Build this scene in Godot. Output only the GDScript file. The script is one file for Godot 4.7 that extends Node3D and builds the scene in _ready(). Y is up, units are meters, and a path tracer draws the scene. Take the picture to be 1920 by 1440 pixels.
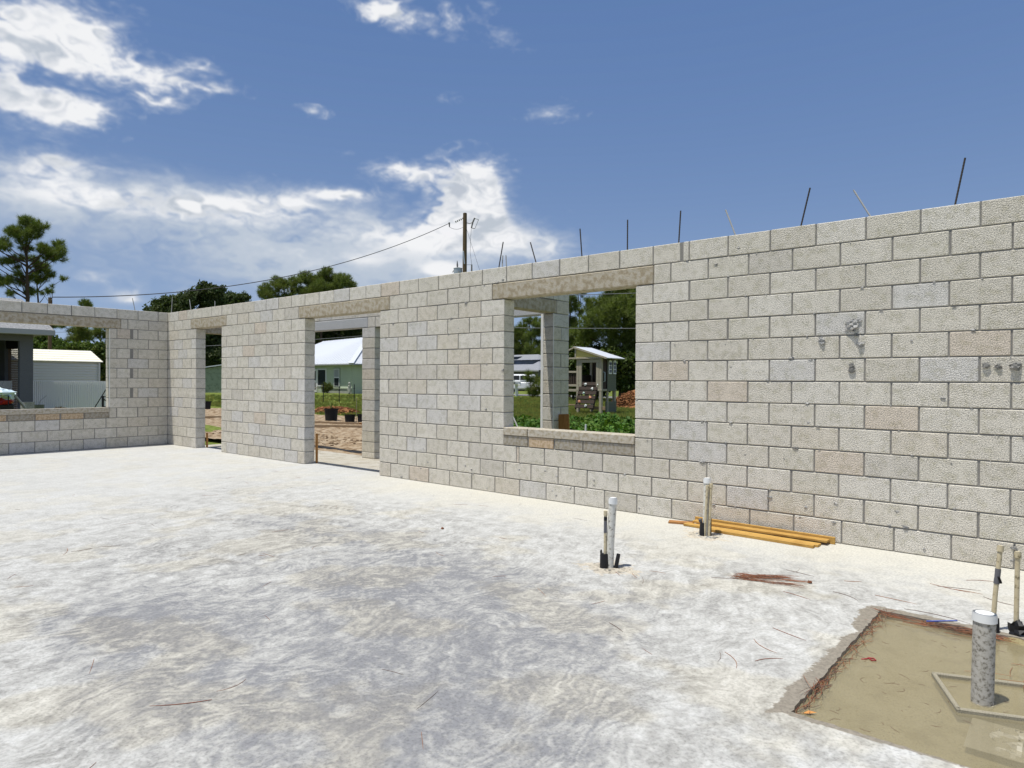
extends Node3D
# An unfinished concrete block house: slab, block walls with openings, plumbing stubs, a flooded pit, neighbours and trees beyond.
# x runs along the long wall to the right, z towards the camera; the inner corner of the two walls is the origin.

const BL := 0.4064        # block module
const CH := 0.2032        # course height
const TOP := 2.8448       # fourteen courses
const EYE := Vector3(15.134, 1.4157, 6.394)

var rng := RandomNumberGenerator.new()
var box_cache := {}
var M := {}
var taken := {}

# ---------------------------------------------------------------- helpers

func lin(r: float, g: float, b: float, a := 1.0) -> Color:
	var c := Color(r, g, b).linear_to_srgb()
	c.a = a
	return c

func fnl(type: int, freq: float, sd: int, oct := 4, gain := 0.5) -> FastNoiseLite:
	var n := FastNoiseLite.new()
	n.noise_type = type
	n.frequency = freq
	n.seed = sd
	n.fractal_type = FastNoiseLite.FRACTAL_FBM if oct > 1 else FastNoiseLite.FRACTAL_NONE
	n.fractal_octaves = oct
	n.fractal_gain = gain
	return n

func ntex(size: int, n: FastNoiseLite, stops: Array = []) -> NoiseTexture2D:
	# stops: [offset, Color sRGB] pairs
	var t := NoiseTexture2D.new()
	t.width = size
	t.height = size
	t.seamless = true
	t.seamless_blend_skirt = 0.2
	t.noise = n
	if stops.size():
		var g := Gradient.new()
		var off := PackedFloat32Array()
		var col := PackedColorArray()
		for s in stops:
			off.append(s[0])
			col.append(s[1])
		g.offsets = off
		g.colors = col
		t.color_ramp = g
	return t

func gray(v: float) -> Color:
	return Color(v, v, v)

func mk(called: String, c: Color, rough := 0.9, tex: Texture2D = null, scale := 1.0, bump: Texture2D = null, bscale := 0.3, world := true) -> StandardMaterial3D:
	var m := StandardMaterial3D.new()
	m.resource_name = called
	m.albedo_color = c
	m.roughness = rough
	m.metallic_specular = 0.35
	if tex or bump:
		m.uv1_triplanar = true
		m.uv1_world_triplanar = world
		m.uv1_triplanar_sharpness = 8.0
		m.uv1_scale = Vector3(scale, scale, scale)
	if tex:
		m.albedo_texture = tex
	if bump:
		m.heightmap_enabled = true
		m.heightmap_texture = bump
		m.heightmap_scale = bscale
	M[called] = m
	return m

func detail(m: StandardMaterial3D, tex: Texture2D, scale: float, blend := BaseMaterial3D.BLEND_MODE_MUL) -> void:
	m.detail_enabled = true
	m.detail_albedo = tex
	m.detail_blend_mode = blend
	m.detail_uv_layer = BaseMaterial3D.DETAIL_UV_2
	m.uv2_triplanar = true
	m.uv2_world_triplanar = true
	m.uv2_scale = Vector3(scale, scale, scale)

func numbered(called: String) -> String:
	if not taken.has(called):
		taken[called] = 0
		return called
	taken[called] += 1
	return "%s_%03d" % [called, taken[called]]

func meta(o: Node, label := "", category := "", group := "", kind := "") -> void:
	if label: o.set_meta("label", label)
	if category: o.set_meta("category", category)
	if group: o.set_meta("group", group)
	if kind: o.set_meta("kind", kind)

func thing(called: String, label: String, category: String, at := Vector3.ZERO, turn := 0.0, group := "") -> Node3D:
	var o := Node3D.new()
	o.name = numbered(called)
	add_child(o)
	o.position = at
	o.rotation.y = turn
	meta(o, label, category, group)
	return o

func part(called: String, mesh: Mesh, m: Material, parent: Node, at := Vector3.ZERO, rot := Vector3.ZERO) -> MeshInstance3D:
	var o := MeshInstance3D.new()
	o.name = called
	o.mesh = mesh
	o.material_override = null
	if m:
		for i in mesh.get_surface_count():
			o.set_surface_override_material(i, m)
	parent.add_child(o, true)
	o.position = at
	o.rotation = rot
	return o

func structure(called: String, mesh: Mesh, m: Material, at := Vector3.ZERO, kind := "structure") -> MeshInstance3D:
	var o := part(numbered(called), mesh, m, self, at)
	o.set_meta("kind", kind)
	return o

func tool() -> SurfaceTool:
	var st := SurfaceTool.new()
	st.begin(Mesh.PRIMITIVE_TRIANGLES)
	return st

func tri(st: SurfaceTool, a: Vector3, b: Vector3, c: Vector3, n: Vector3) -> void:
	# n: the outward side; the winding is made clockwise seen from there
	if (b - a).cross(c - a).dot(n) > 0.0:
		var t := b
		b = c
		c = t
	for p in [a, b, c]:
		st.set_normal(n)
		st.set_uv(Vector2(p.x, p.z))
		st.add_vertex(p)

func quad(st: SurfaceTool, a: Vector3, b: Vector3, c: Vector3, d: Vector3, n: Vector3) -> void:
	tri(st, a, b, c, n)
	tri(st, a, c, d, n)

func quad_auto(st: SurfaceTool, a: Vector3, b: Vector3, c: Vector3, d: Vector3, inside: Vector3) -> void:
	var n := (b - a).cross(c - a)
	if n.length() < 1e-9:
		n = (c - a).cross(d - a)
	n = n.normalized()
	if n.dot((a + b + c + d) * 0.25 - inside) < 0.0:
		n = -n
	quad(st, a, b, c, d, n)

func bevel_into(st: SurfaceTool, size: Vector3, ch: float, xf := Transform3D(), tri_ends := false) -> void:
	var h := size * 0.5
	ch = minf(ch, minf(h.x, minf(h.y, h.z)) * 0.45)
	var e := h - Vector3(ch, ch, ch)
	var V := func(sx: float, sy: float, sz: float, ax: int) -> Vector3:
		var p := Vector3(sx * (h.x if ax == 0 else e.x), sy * (h.y if ax == 1 else e.y), sz * (h.z if ax == 2 else e.z))
		return xf * p
	var B := xf.basis
	for s: float in [-1.0, 1.0]:
		quad(st, V.call(s, -1, -1, 0), V.call(s, 1, -1, 0), V.call(s, 1, 1, 0), V.call(s, -1, 1, 0), (B * Vector3(s, 0, 0)).normalized())
		quad(st, V.call(-1, s, -1, 1), V.call(1, s, -1, 1), V.call(1, s, 1, 1), V.call(-1, s, 1, 1), (B * Vector3(0, s, 0)).normalized())
		quad(st, V.call(-1, -1, s, 2), V.call(1, -1, s, 2), V.call(1, 1, s, 2), V.call(-1, 1, s, 2), (B * Vector3(0, 0, s)).normalized())
	for a: float in [-1.0, 1.0]:
		for b: float in [-1.0, 1.0]:
			quad(st, V.call(a, b, -1, 0), V.call(a, b, 1, 0), V.call(a, b, 1, 1), V.call(a, b, -1, 1), (B * Vector3(a, b, 0)).normalized())
			quad(st, V.call(a, -1, b, 0), V.call(a, 1, b, 0), V.call(a, 1, b, 2), V.call(a, -1, b, 2), (B * Vector3(a, 0, b)).normalized())
			quad(st, V.call(-1, a, b, 1), V.call(1, a, b, 1), V.call(1, a, b, 2), V.call(-1, a, b, 2), (B * Vector3(0, a, b)).normalized())
			for c: float in [-1.0, 1.0]:
				tri(st, V.call(a, b, c, 0), V.call(a, b, c, 1), V.call(a, b, c, 2), (B * Vector3(a, b, c)).normalized())

func bevel_box(size: Vector3, ch := 0.006) -> ArrayMesh:
	var key := "%.3f %.3f %.3f %.4f" % [size.x, size.y, size.z, ch]
	if not box_cache.has(key):
		var st := tool()
		bevel_into(st, size, ch)
		box_cache[key] = st.commit()
	return box_cache[key]

func add_box(st: SurfaceTool, lo: Vector3, hi: Vector3) -> void:
	var c := (lo + hi) * 0.5
	var h := (hi - lo) * 0.5
	for ax in 3:
		for s: float in [-1.0, 1.0]:
			var n := Vector3.ZERO
			n[ax] = s
			var u := Vector3.ZERO
			var v := Vector3.ZERO
			u[(ax + 1) % 3] = h[(ax + 1) % 3]
			v[(ax + 2) % 3] = h[(ax + 2) % 3]
			var o := c + n * h[ax]
			quad(st, o - u - v, o + u - v, o + u + v, o - u + v, n)

func sharp_box(lo: Vector3, hi: Vector3) -> ArrayMesh:
	var st := tool()
	add_box(st, lo, hi)
	return st.commit()

func add_bar(st: SurfaceTool, a: Vector3, b: Vector3, w: float, d: float, ch := 0.004) -> void:
	# a beam from a to b, w across and d high
	var z := (b - a).normalized()
	var up := Vector3.UP if absf(z.y) < 0.95 else Vector3.BACK
	var x := up.cross(z).normalized()
	var y := z.cross(x)
	bevel_into(st, Vector3(w, d, a.distance_to(b)), ch, Transform3D(Basis(x, y, z), (a + b) * 0.5))

func add_tube(st: SurfaceTool, pts: Array, radii, sides := 8, caps := true) -> void:
	var n := pts.size()
	var rings := []
	var side := Vector3.ZERO
	for i in n:
		var p: Vector3 = pts[i]
		var d: Vector3 = (pts[mini(i + 1, n - 1)] - pts[maxi(i - 1, 0)]).normalized()
		if side == Vector3.ZERO:
			side = d.cross(Vector3.UP if absf(d.y) < 0.9 else Vector3.RIGHT).normalized()
		side = (side - d * side.dot(d)).normalized()
		var up := d.cross(side)
		var r: float = radii[i] if radii is Array else radii
		var ring := []
		for k in sides:
			var a := TAU * k / sides
			var o := side * cos(a) + up * sin(a)
			ring.append([p + o * r, o, Vector2(float(k) / sides, float(i))])
		rings.append(ring)
	for i in n - 1:
		for k in sides:
			var k2 := (k + 1) % sides
			var q := [rings[i][k], rings[i][k2], rings[i + 1][k2], rings[i + 1][k]]
			for t in [[0, 1, 2], [0, 2, 3]]:
				var tt: Array = t
				var A: Array = q[tt[0]]
				var Bq: Array = q[tt[1]]
				var Cq: Array = q[tt[2]]
				var nn: Vector3 = A[1] + Bq[1] + Cq[1]
				var order := [A, Bq, Cq]
				if (Bq[0] - A[0]).cross(Cq[0] - A[0]).dot(nn) > 0.0:
					order = [A, Cq, Bq]
				for v in order:
					st.set_normal(v[1])
					st.set_uv(v[2])
					st.add_vertex(v[0])
	if caps:
		for e in [0, n - 1]:
			var d2: Vector3 = (pts[e] - pts[e + 1 if e == 0 else e - 1]).normalized()
			for k in sides:
				tri(st, pts[e], rings[e][k][0], rings[e][(k + 1) % sides][0], d2)

func tube(pts: Array, radii, sides := 8, caps := true) -> ArrayMesh:
	var st := tool()
	add_tube(st, pts, radii, sides, caps)
	return st.commit()

func lump_mesh(size: Vector3, sd: int, rough := 0.25, rings := 7, segs := 10) -> ArrayMesh:
	# an uneven rounded lump
	var n := fnl(FastNoiseLite.TYPE_SIMPLEX, 1.3, sd, 2)
	var P := func(i: int, k: int) -> Vector3:
		var a := PI * i / rings
		var b := TAU * (k % segs) / segs
		var d := Vector3(sin(a) * cos(b), cos(a), sin(a) * sin(b))
		return d * size * (1.0 + rough * n.get_noise_3dv(d * 1.4))
	var st := tool()
	st.set_smooth_group(0)
	for i in rings:
		for k in segs:
			var a: Vector3 = P.call(i, k)
			var b: Vector3 = P.call(i, k + 1)
			var c: Vector3 = P.call(i + 1, k + 1)
			var d: Vector3 = P.call(i + 1, k)
			quad_auto(st, a, b, c, d, Vector3.ZERO)
	return st.commit()

func multi(called: String, mesh: Mesh, m: Material, xf: Array, cols: Array, parent: Node) -> MultiMeshInstance3D:
	var mm := MultiMesh.new()
	mm.transform_format = MultiMesh.TRANSFORM_3D
	mm.use_colors = cols.size() > 0
	mm.mesh = mesh
	mm.instance_count = xf.size()
	for i in xf.size():
		mm.set_instance_transform(i, xf[i])
		if cols.size():
			mm.set_instance_color(i, cols[i])
	var o := MultiMeshInstance3D.new()
	o.name = called
	o.multimesh = mm
	o.material_override = m
	parent.add_child(o, true)
	return o

func tinted(mesh: ArrayMesh, c: Color) -> ArrayMesh:
	var arr := mesh.surface_get_arrays(0)
	var cols := PackedColorArray()
	cols.resize(arr[Mesh.ARRAY_VERTEX].size())
	cols.fill(c)
	arr[Mesh.ARRAY_COLOR] = cols
	var o := ArrayMesh.new()
	o.add_surface_from_arrays(Mesh.PRIMITIVE_TRIANGLES, arr)
	return o

func merged(called: String, mesh: ArrayMesh, m: Material, xf: Array, cols: Array, parent: Node) -> MeshInstance3D:
	# many small leaves or chips joined into one mesh, in a dozen tones
	var tones := []
	for k in 12:
		var c: Color = cols[(k * 37) % cols.size()] if cols.size() else Color.WHITE
		tones.append(tinted(mesh, c))
	var st := tool()
	for i in xf.size():
		st.append_from(tones[rng.randi() % 12], 0, xf[i])
	return part(called, st.commit(), m, parent)

func smooth(a: float, b: float, x: float) -> float:
	var t := clampf((x - a) / (b - a), 0.0, 1.0)
	return t * t * (3.0 - 2.0 * t)

func ground_y(x: float, z: float) -> float:
	var r := Vector2(x - 8.0, z - 3.0).length()
	return -0.20 + 0.30 * smooth(22.0, 60.0, r) + 0.30 * smooth(-3.0, -7.0, x) * smooth(-5.5, -3.0, z)

func rand_dir() -> Vector3:
	var y := rng.randf_range(-1.0, 1.0)
	var a := rng.randf() * TAU
	var r := sqrt(1.0 - y * y)
	return Vector3(cos(a) * r, y, sin(a) * r)

func rand_basis() -> Basis:
	return Basis(Quaternion(rand_dir(), rng.randf() * TAU))

# ---------------------------------------------------------------- sky, camera, light

func build_light() -> void:
	var cam := Camera3D.new()
	cam.name = "camera"
	cam.fov = 59.22
	cam.near = 0.05
	cam.far = 900.0
	add_child(cam)
	var f := Vector3(-0.644247, -0.005010, -0.764801)
	var u := Vector3(-0.007612, 0.999971, -0.000138)
	cam.transform = Transform3D(Basis(f.cross(u).normalized(), u.normalized(), -f.normalized()), EYE)
	cam.current = true

	var sun := DirectionalLight3D.new()
	sun.name = "sun"
	sun.light_energy = 1.4
	sun.light_color = Color(1.0, 0.988, 0.955)
	sun.light_angular_distance = 0.53
	sun.shadow_enabled = true
	add_child(sun)
	var el := deg_to_rad(75.0)
	var to_sun := Vector3(-0.36 * cos(el), sin(el), 0.933 * cos(el)).normalized()
	sun.basis = Basis.looking_at(-to_sun, Vector3.RIGHT)

	var env := Environment.new()
	env.background_mode = Environment.BG_SKY
	env.tonemap_mode = Environment.TONE_MAPPER_LINEAR
	env.tonemap_exposure = 1.1
	env.sdfgi_enabled = true
	env.ssao_enabled = true
	env.ssil_enabled = true
	var sky := Sky.new()
	var pm := PanoramaSkyMaterial.new()
	pm.panorama = sky_picture()
	sky.sky_material = pm
	env.sky = sky
	var we := WorldEnvironment.new()
	we.name = "world"
	we.environment = env
	add_child(we)

func sky_picture() -> ImageTexture:
	# clouds: azimuth and elevation in degrees, their half widths, weight
	var blobs := [[284.47, 22.58, 5.08, 2.3, 1.25], [286.62, 21.84, 2.93, 1.6, 0.8], [284.48, 18.07, 3.43, 1.38, 1.1], [286.94, 18.59, 1.95, 0.84, 0.7], [283.29, 19.44, 1.48, 1.27, 0.5], [292.32, 21.34, 1.8, 0.86, 0.8], [291.97, 20.06, 1.5, 0.63, 0.75], [294.85, 22.55, 1.69, 0.55, 0.5], [296.36, 21.49, 1.61, 0.5, 0.65], [303.32, 20.73, 1.08, 0.34, 0.4], [310.55, 27.75, 3.54, 1.17, 1.15], [309.02, 28.14, 2.19, 0.68, 0.5], [313.91, 22.46, 1.12, 0.53, 0.25], [319.05, 26.68, 1.13, 0.54, 0.3], [321.08, 25.67, 0.81, 0.36, 0.25], [317.23, 28.87, 0.9, 0.48, 0.35], [322.91, 21.62, 2.02, 0.62, 0.6], [321.57, 21.24, 1.13, 0.47, 0.3], [286.01, 14.97, 1.97, 0.83, 0.85], [288.9, 14.91, 1.35, 0.5, 0.4], [284.48, 14.01, 3.11, 1.03, 0.6], [290.94, 14.81, 1.4, 0.29, 0.4], [285.7, 12.45, 8.81, 1.59, 0.62], [293.42, 12.72, 8.49, 1.53, 0.65], [299.89, 13.77, 6.62, 1.19, 0.5], [304.81, 14.78, 2.64, 0.57, 0.8], [306.5, 14.89, 1.72, 0.49, 0.5], [301.91, 13.74, 1.65, 0.81, 0.4], [304.82, 12.1, 9.59, 1.65, 0.55], [312.63, 11.61, 5.38, 2.13, 0.5], [310.87, 9.83, 13.47, 1.51, 0.42], [297.93, 9.98, 10.31, 1.61, 0.35], [309.96, 16.93, 3.18, 0.89, 0.75], [312.17, 16.02, 1.78, 0.82, 0.4], [306.06, 18.08, 0.85, 0.32, 0.35], [316.19, 15.94, 2.25, 1.73, 1.5], [314.41, 13.79, 2.6, 1.76, 1.05], [317.55, 14.28, 1.9, 2.01, 1.1], [315.76, 12.12, 4.06, 1.71, 0.6], [319.82, 12.17, 3.61, 1.5, 0.6], [323.88, 11.3, 2.69, 1.08, 0.4], [321.63, 10.44, 4.05, 1.09, 0.4], [287.61, 7.18, 1.38, 0.56, 0.7], [290.1, 5.84, 1.31, 0.77, 1.0], [285.72, 5.54, 1.9, 0.52, 0.4], [313.98, 9.04, 2.02, 0.7, 0.9], [307.39, 9.7, 2.17, 0.64, 0.25], [302.34, 8.61, 2.5, 0.84, 0.25], [293.8, 6.67, 4.53, 0.8, 0.3]]
	var w := 4096
	var h := 2048
	var half := h / 2
	var data := PackedByteArray()
	data.resize(w * h * 3)
	data.fill(190)
	# weights of the listed clouds on a coarse table over azimuth 270..370, elevation 0..60
	var tw := 400
	var th := 240
	var table := PackedFloat32Array()
	table.resize(tw * th)
	for b in blobs:
		var az: float = b[0]
		var el: float = b[1]
		var ra: float = b[2]
		var re: float = b[3]
		for ty in range(maxi(0, int((el - re * 3.0) * 4.0)), mini(th, int((el + re * 3.0) * 4.0) + 1)):
			for tx in range(maxi(0, int((az - ra * 3.0 - 270.0) * 4.0)), mini(tw, int((az + ra * 3.0 - 270.0) * 4.0) + 1)):
				var dx := (270.0 + tx * 0.25 - az) / ra
				var dy := (ty * 0.25 - el) / re
				if dy < 0.0:
					dy *= 1.35
				var k := ty * tw + tx
				table[k] = table[k] + b[4] * exp(-dx * dx - dy * dy)
	# thin veils, same columns
	var veils := [[287.0, 12.4, 11.0, 2.4, 0.70], [297.0, 11.6, 11.0, 2.6, 0.78], [306.0, 10.6, 9.0, 2.5, 0.72], [314.0, 10.8, 7.0, 2.3, 0.50], [299.0, 8.4, 10.0, 1.9, 0.35], [309.0, 7.4, 11.0, 1.9, 0.45], [322.0, 11.0, 5.0, 1.4, 0.30]]
	var veil_t := PackedFloat32Array()
	veil_t.resize(tw * th)
	for b in veils:
		for ty in th:
			for tx in tw:
				var dx: float = (270.0 + tx * 0.25 - b[0]) / b[2]
				var dy: float = (ty * 0.25 - b[1]) / b[3]
				veil_t[ty * tw + tx] += b[4] * exp(-dx * dx - dy * dy)
	var n1 := fnl(FastNoiseLite.TYPE_SIMPLEX, 1.0, 11, 6, 0.55)
	var n2 := fnl(FastNoiseLite.TYPE_SIMPLEX, 1.0, 23, 3, 0.5)
	var n3 := fnl(FastNoiseLite.TYPE_SIMPLEX, 6.0, 29, 4, 0.62)
	for j in half:
		var el_d := 90.0 - (j + 0.5) * 180.0 / h
		var el_r := deg_to_rad(el_d)
		var ce := cos(el_r)
		var se := sin(el_r)
		# air: pale near the horizon, deeper above
		var t1 := pow(1.0 - se, 9.0)
		var t2 := pow(1.0 - se, 2.2)
		var air := Vector3(0.080, 0.158, 0.362).lerp(Vector3(0.200, 0.312, 0.525), t2).lerp(Vector3(0.40, 0.50, 0.64), t1)
		var sy := el_d * 4.0
		var iy := clampi(int(sy), 0, th - 2)
		var fy := clampf(sy - iy, 0.0, 1.0)
		var dull := el_d > 58.0
		for i in w:
			var az_d := (i + 0.5) * 360.0 / w
			var az_r := deg_to_rad(az_d)
			var x := sin(az_r) * ce
			var z := -cos(az_r) * ce
			var known := 0.0
			var veil := 0.0
			var az2 := az_d if az_d > 180.0 else az_d + 360.0
			var inside := smooth(268.0, 277.0, az2) * (1.0 - smooth(363.0, 372.0, az2)) * (1.0 - smooth(44.0, 56.0, el_d))
			if inside > 0.0:
				var sx := (az2 - 270.0) * 4.0
				if sx >= 0.0 and sx < tw - 1 and el_d < 59.0:
					var ix := int(sx)
					var fx := sx - ix
					var k := iy * tw + ix
					veil = lerpf(lerpf(veil_t[k], veil_t[k + 1], fx), lerpf(veil_t[k + tw], veil_t[k + tw + 1], fx), fy)
					known = lerpf(lerpf(table[k], table[k + 1], fx), lerpf(table[k + tw], table[k + tw + 1], fx), fy)
			# stretched coordinates: clouds flatter near the horizon
			var o := (j * w + i) * 3
			if dull and i % 4 != 0:
				data[o] = data[o - 3]
				data[o + 1] = data[o - 2]
				data[o + 2] = data[o - 1]
				continue
			# billows: the noise is looked up through a warp of itself
			var q := Vector3(x * 6.0, se * 12.0, z * 6.0)
			var wx := n2.get_noise_3d(q.x * 1.7, q.y * 1.7, q.z * 1.7 + 4.0)
			var f := n1.get_noise_3d(q.x + wx * 0.35, q.y + wx * 0.5, q.z - wx * 0.3)
			var f2 := n3.get_noise_3d(q.x + wx * 0.2, q.y * 1.2, q.z)
			var dens := -1.0
			if known > 0.02:
				var calm := lerpf(0.55, 1.0, maxf(smooth(13.5, 17.5, el_d), smooth(0.8, 1.15, known)))
				dens = known * 0.92 + (f * (0.55 + 0.35 * minf(known, 1.0)) + f2 * 0.30) * calm - 0.36
			if inside < 1.0:
				var g := n2.get_noise_3d(x * 2.2 + 5.0, se * 5.0, z * 2.2)
				var wild := g * 1.1 + f * 0.5 + f2 * 0.25 - 0.12
				dens = lerpf(wild, maxf(dens, -0.6), inside)
			var c := air
			if veil > 0.02:
				c = c.lerp(Vector3(0.49, 0.55, 0.625), clampf(veil * (0.80 + f * 0.7 + f2 * 0.15) - 0.06, 0.0, 0.82))
			if dens > -0.30:
				var a := smooth(-0.30, 0.60, dens)
				var low := 1.0 - smooth(13.0, 17.5, el_d)
				var soft := low * (1.0 - smooth(0.62, 0.95, known))
				var shade := n1.get_noise_3d(q.x + wx * 0.35, q.y + wx * 0.5 + 0.22, q.z - wx * 0.3) - f
				var white := Vector3(0.56, 0.61, 0.69).lerp(Vector3(0.83, 0.835, 0.85), smooth(0.0, 0.6, dens))
				white = white.lerp(Vector3(0.39, 0.445, 0.52), clampf(smooth(0.15, 0.8, dens) * (0.22 + shade * 1.5 - wx * 0.5), 0.0, 0.8))
				white = white.lerp(Vector3(0.47, 0.53, 0.61), 0.55 * soft)
				c = c.lerp(white, a * (0.55 + 0.42 * smooth(0.0, 0.6, dens)) * (1.0 - 0.18 * soft))
			var col := Color(c.x, c.y, c.z).linear_to_srgb()
			data[o] = int(clampf(col.r, 0.0, 1.0) * 255.0)
			data[o + 1] = int(clampf(col.g, 0.0, 1.0) * 255.0)
			data[o + 2] = int(clampf(col.b, 0.0, 1.0) * 255.0)
	return ImageTexture.create_from_image(Image.create_from_data(w, h, false, Image.FORMAT_RGB8, data))

# ---------------------------------------------------------------- materials

func build_materials() -> void:
	var S := FastNoiseLite.TYPE_SIMPLEX
	var grain := ntex(512, fnl(S, 0.12, 3, 3, 0.6), [[0.0, gray(0.50)], [0.27, gray(0.78)], [0.40, gray(0.94)], [0.7, gray(1.0)], [1.0, gray(0.93)]])
	var grain_h := ntex(512, fnl(S, 0.11, 3, 3, 0.6))
	# weathering of the blocks: faint mottling, sparse dark crumbs and smears of mortar
	var wd := 1024
	var wa := fnl(S, 0.012, 9, 5, 0.6).get_seamless_image(wd, wd).get_data()
	var wb := fnl(S, 0.055, 10, 3, 0.55).get_seamless_image(wd, wd).get_data()
	var wc := fnl(S, 0.010, 12, 3, 0.5).get_seamless_image(wd, wd).get_data()
	var wbytes := PackedByteArray()
	wbytes.resize(wd * wd * 3)
	for j in wd:
		for i in wd:
			var k := j * wd + i
			var m := 1.0 - 0.065 * smooth(150.0, 40.0, wa[k])
			var fleck := smooth(206.0, 228.0, wb[k]) * smooth(120.0, 200.0, wc[k])
			m *= 1.0 - 0.42 * fleck
			wbytes[k * 3] = int(255.0 * m)
			wbytes[k * 3 + 1] = int(252.0 * m)
			wbytes[k * 3 + 2] = int((252.0 - 7.0 * smooth(120.0, 30.0, wa[k])) * m)
	var blotch := ImageTexture.create_from_image(Image.create_from_data(wd, wd, false, Image.FORMAT_RGB8, wbytes))
	M["grain"] = grain
	# concrete blocks in several mixes
	var tints := [[0.600, 0.577, 0.520], [0.618, 0.597, 0.542], [0.575, 0.552, 0.495], [0.585, 0.578, 0.560], [0.632, 0.615, 0.568], [0.595, 0.562, 0.495], [0.545, 0.525, 0.480], [0.590, 0.570, 0.510], [0.585, 0.530, 0.460]]
	for i in tints.size():
		var c: Array = tints[i]
		var m := mk("block_%d" % i, lin(c[0] * 1.25, c[1] * 1.24, c[2] * 1.18), 0.95, grain, 1.25, grain_h, 0.45)
		m.uv1_offset = Vector3(i * 0.37, i * 0.61, i * 0.23)
		m.metallic_specular = 0.2
		detail(m, blotch, 0.62)
		m.uv2_offset = Vector3(i * 0.29, i * 0.53, i * 0.71)
	mk("mortar", lin(0.31, 0.295, 0.27), 0.95, grain, 2.2, grain_h, 0.3)
	var lt := ntex(512, fnl(S, 0.02, 31, 5, 0.62), [[0.0, Color(0.80, 0.75, 0.67)], [0.38, Color(0.91, 0.88, 0.82)], [0.6, Color(0.98, 0.96, 0.93)], [1.0, Color(1, 1, 1)]])
	var ml := mk("lintel", lin(0.55, 0.505, 0.42), 0.93, lt, 0.9, grain_h, 0.25)
	detail(ml, grain, 2.1)
	var msx := mk("lintel_smooth", lin(0.56, 0.56, 0.55), 0.9, grain, 1.0, grain_h, 0.06)
	msx.metallic_specular = 0.2
	mk("sill", lin(0.52, 0.49, 0.43), 0.93, lt, 1.3, grain_h, 0.2)
	mk("sill_block_dark", lin(0.38, 0.36, 0.32), 0.93, lt, 1.7, grain_h, 0.2)
	mk("sill_block_tan", lin(0.56, 0.45, 0.33), 0.93, lt, 1.9, grain_h, 0.2)
	mk("lump", lin(0.50, 0.49, 0.47), 0.95, grain, 3.0, grain_h, 0.4)
	mk("dark_lump", lin(0.30, 0.29, 0.27), 0.95, grain, 3.0, grain_h, 0.4)
	mk("bead", lin(0.80, 0.79, 0.76), 0.5)
	var rb := mk("rebar", lin(0.085, 0.075, 0.07), 0.75, grain, 6.0)
	rb.metallic = 0.3
	mk("rebar_coated", lin(0.42, 0.42, 0.41), 0.8, grain, 8.0)
	# slab of the porch, sand, earth
	var porch_t := ntex(512, fnl(S, 0.012, 41, 5, 0.6), [[0.0, Color(0.80, 0.77, 0.72)], [0.45, Color(0.95, 0.94, 0.91)], [1.0, Color(1, 1, 1)]])
	var mp := mk("porch", lin(0.56, 0.53, 0.47), 0.9, porch_t, 0.35, grain_h, 0.05)
	detail(mp, grain, 1.7)
	var sand_t := ntex(512, fnl(S, 0.02, 51, 6, 0.62), [[0.0, Color(0.50, 0.42, 0.34)], [0.36, Color(0.80, 0.74, 0.66)], [0.6, Color(0.96, 0.93, 0.88)], [1.0, Color(1, 1, 1)]])
	var ms := mk("sand", lin(0.47, 0.385, 0.285), 0.97, sand_t, 0.30, ntex(512, fnl(S, 0.05, 52, 5, 0.6)), 2.5)
	detail(ms, grain, 1.1)
	mk("clod", lin(0.20, 0.15, 0.105), 0.97, sand_t, 0.9)
	var grass_t := ntex(512, fnl(S, 0.03, 61, 6, 0.65), [[0.0, Color(0.45, 0.45, 0.30)], [0.4, Color(0.78, 0.82, 0.60)], [0.6, Color(0.95, 0.97, 0.80)], [1.0, Color(1, 0.98, 0.85)]])
	var mg := mk("lawn", lin(0.235, 0.275, 0.085), 0.97, grass_t, 0.25, ntex(512, fnl(S, 0.1, 62, 4, 0.6)), 4.0)
	detail(mg, ntex(512, fnl(S, 0.01, 63, 4, 0.6), [[0.0, Color(0.70, 0.62, 0.45)], [0.45, Color(0.95, 0.95, 0.9)], [1.0, Color(1, 1, 1)]]), 0.035)
	mk("asphalt", lin(0.24, 0.235, 0.225), 0.95, grain, 0.6)
	mk("mulch", lin(0.30, 0.135, 0.055), 0.97, grain, 2.0)
	# wood
	var wood_n := fnl(S, 0.006, 71, 4, 0.6)
	wood_n.domain_warp_enabled = true
	wood_n.domain_warp_amplitude = 12.0
	var wood_t := ntex(512, wood_n, [[0.0, Color(0.74, 0.66, 0.56)], [0.4, Color(0.92, 0.89, 0.83)], [0.55, Color(0.99, 0.98, 0.95)], [0.62, Color(0.90, 0.86, 0.79)], [1.0, Color(1, 1, 0.98)]])
	for a in [["pine_board", 0.58, 0.37, 0.115], ["pine_board_b", 0.54, 0.335, 0.10], ["red_board", 0.42, 0.215, 0.085], ["brown_board", 0.46, 0.24, 0.085], ["weather_board", 0.36, 0.28, 0.20], ["gray_board", 0.47, 0.45, 0.39], ["green_board", 0.175, 0.20, 0.165], ["dark_board", 0.065, 0.050, 0.045], ["pole_wood", 0.165, 0.125, 0.080]]:
		var m := mk(a[0], lin(a[1], a[2], a[3]), 0.8, wood_t, 1.0, null)
		m.uv1_scale = Vector3(0.9, 9.0, 9.0)
		if a[0] == "pole_wood" or a[0] == "gray_board" or a[0] == "brown_board":
			m.uv1_scale = Vector3(9.0, 0.9, 9.0)
	# pipes
	var dirt := ntex(256, fnl(S, 0.03, 81, 5, 0.65), [[0.0, Color(0.45, 0.43, 0.40)], [0.24, Color(0.80, 0.79, 0.76)], [0.36, Color(0.96, 0.95, 0.93)], [1.0, Color(1, 1, 1)]])
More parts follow.
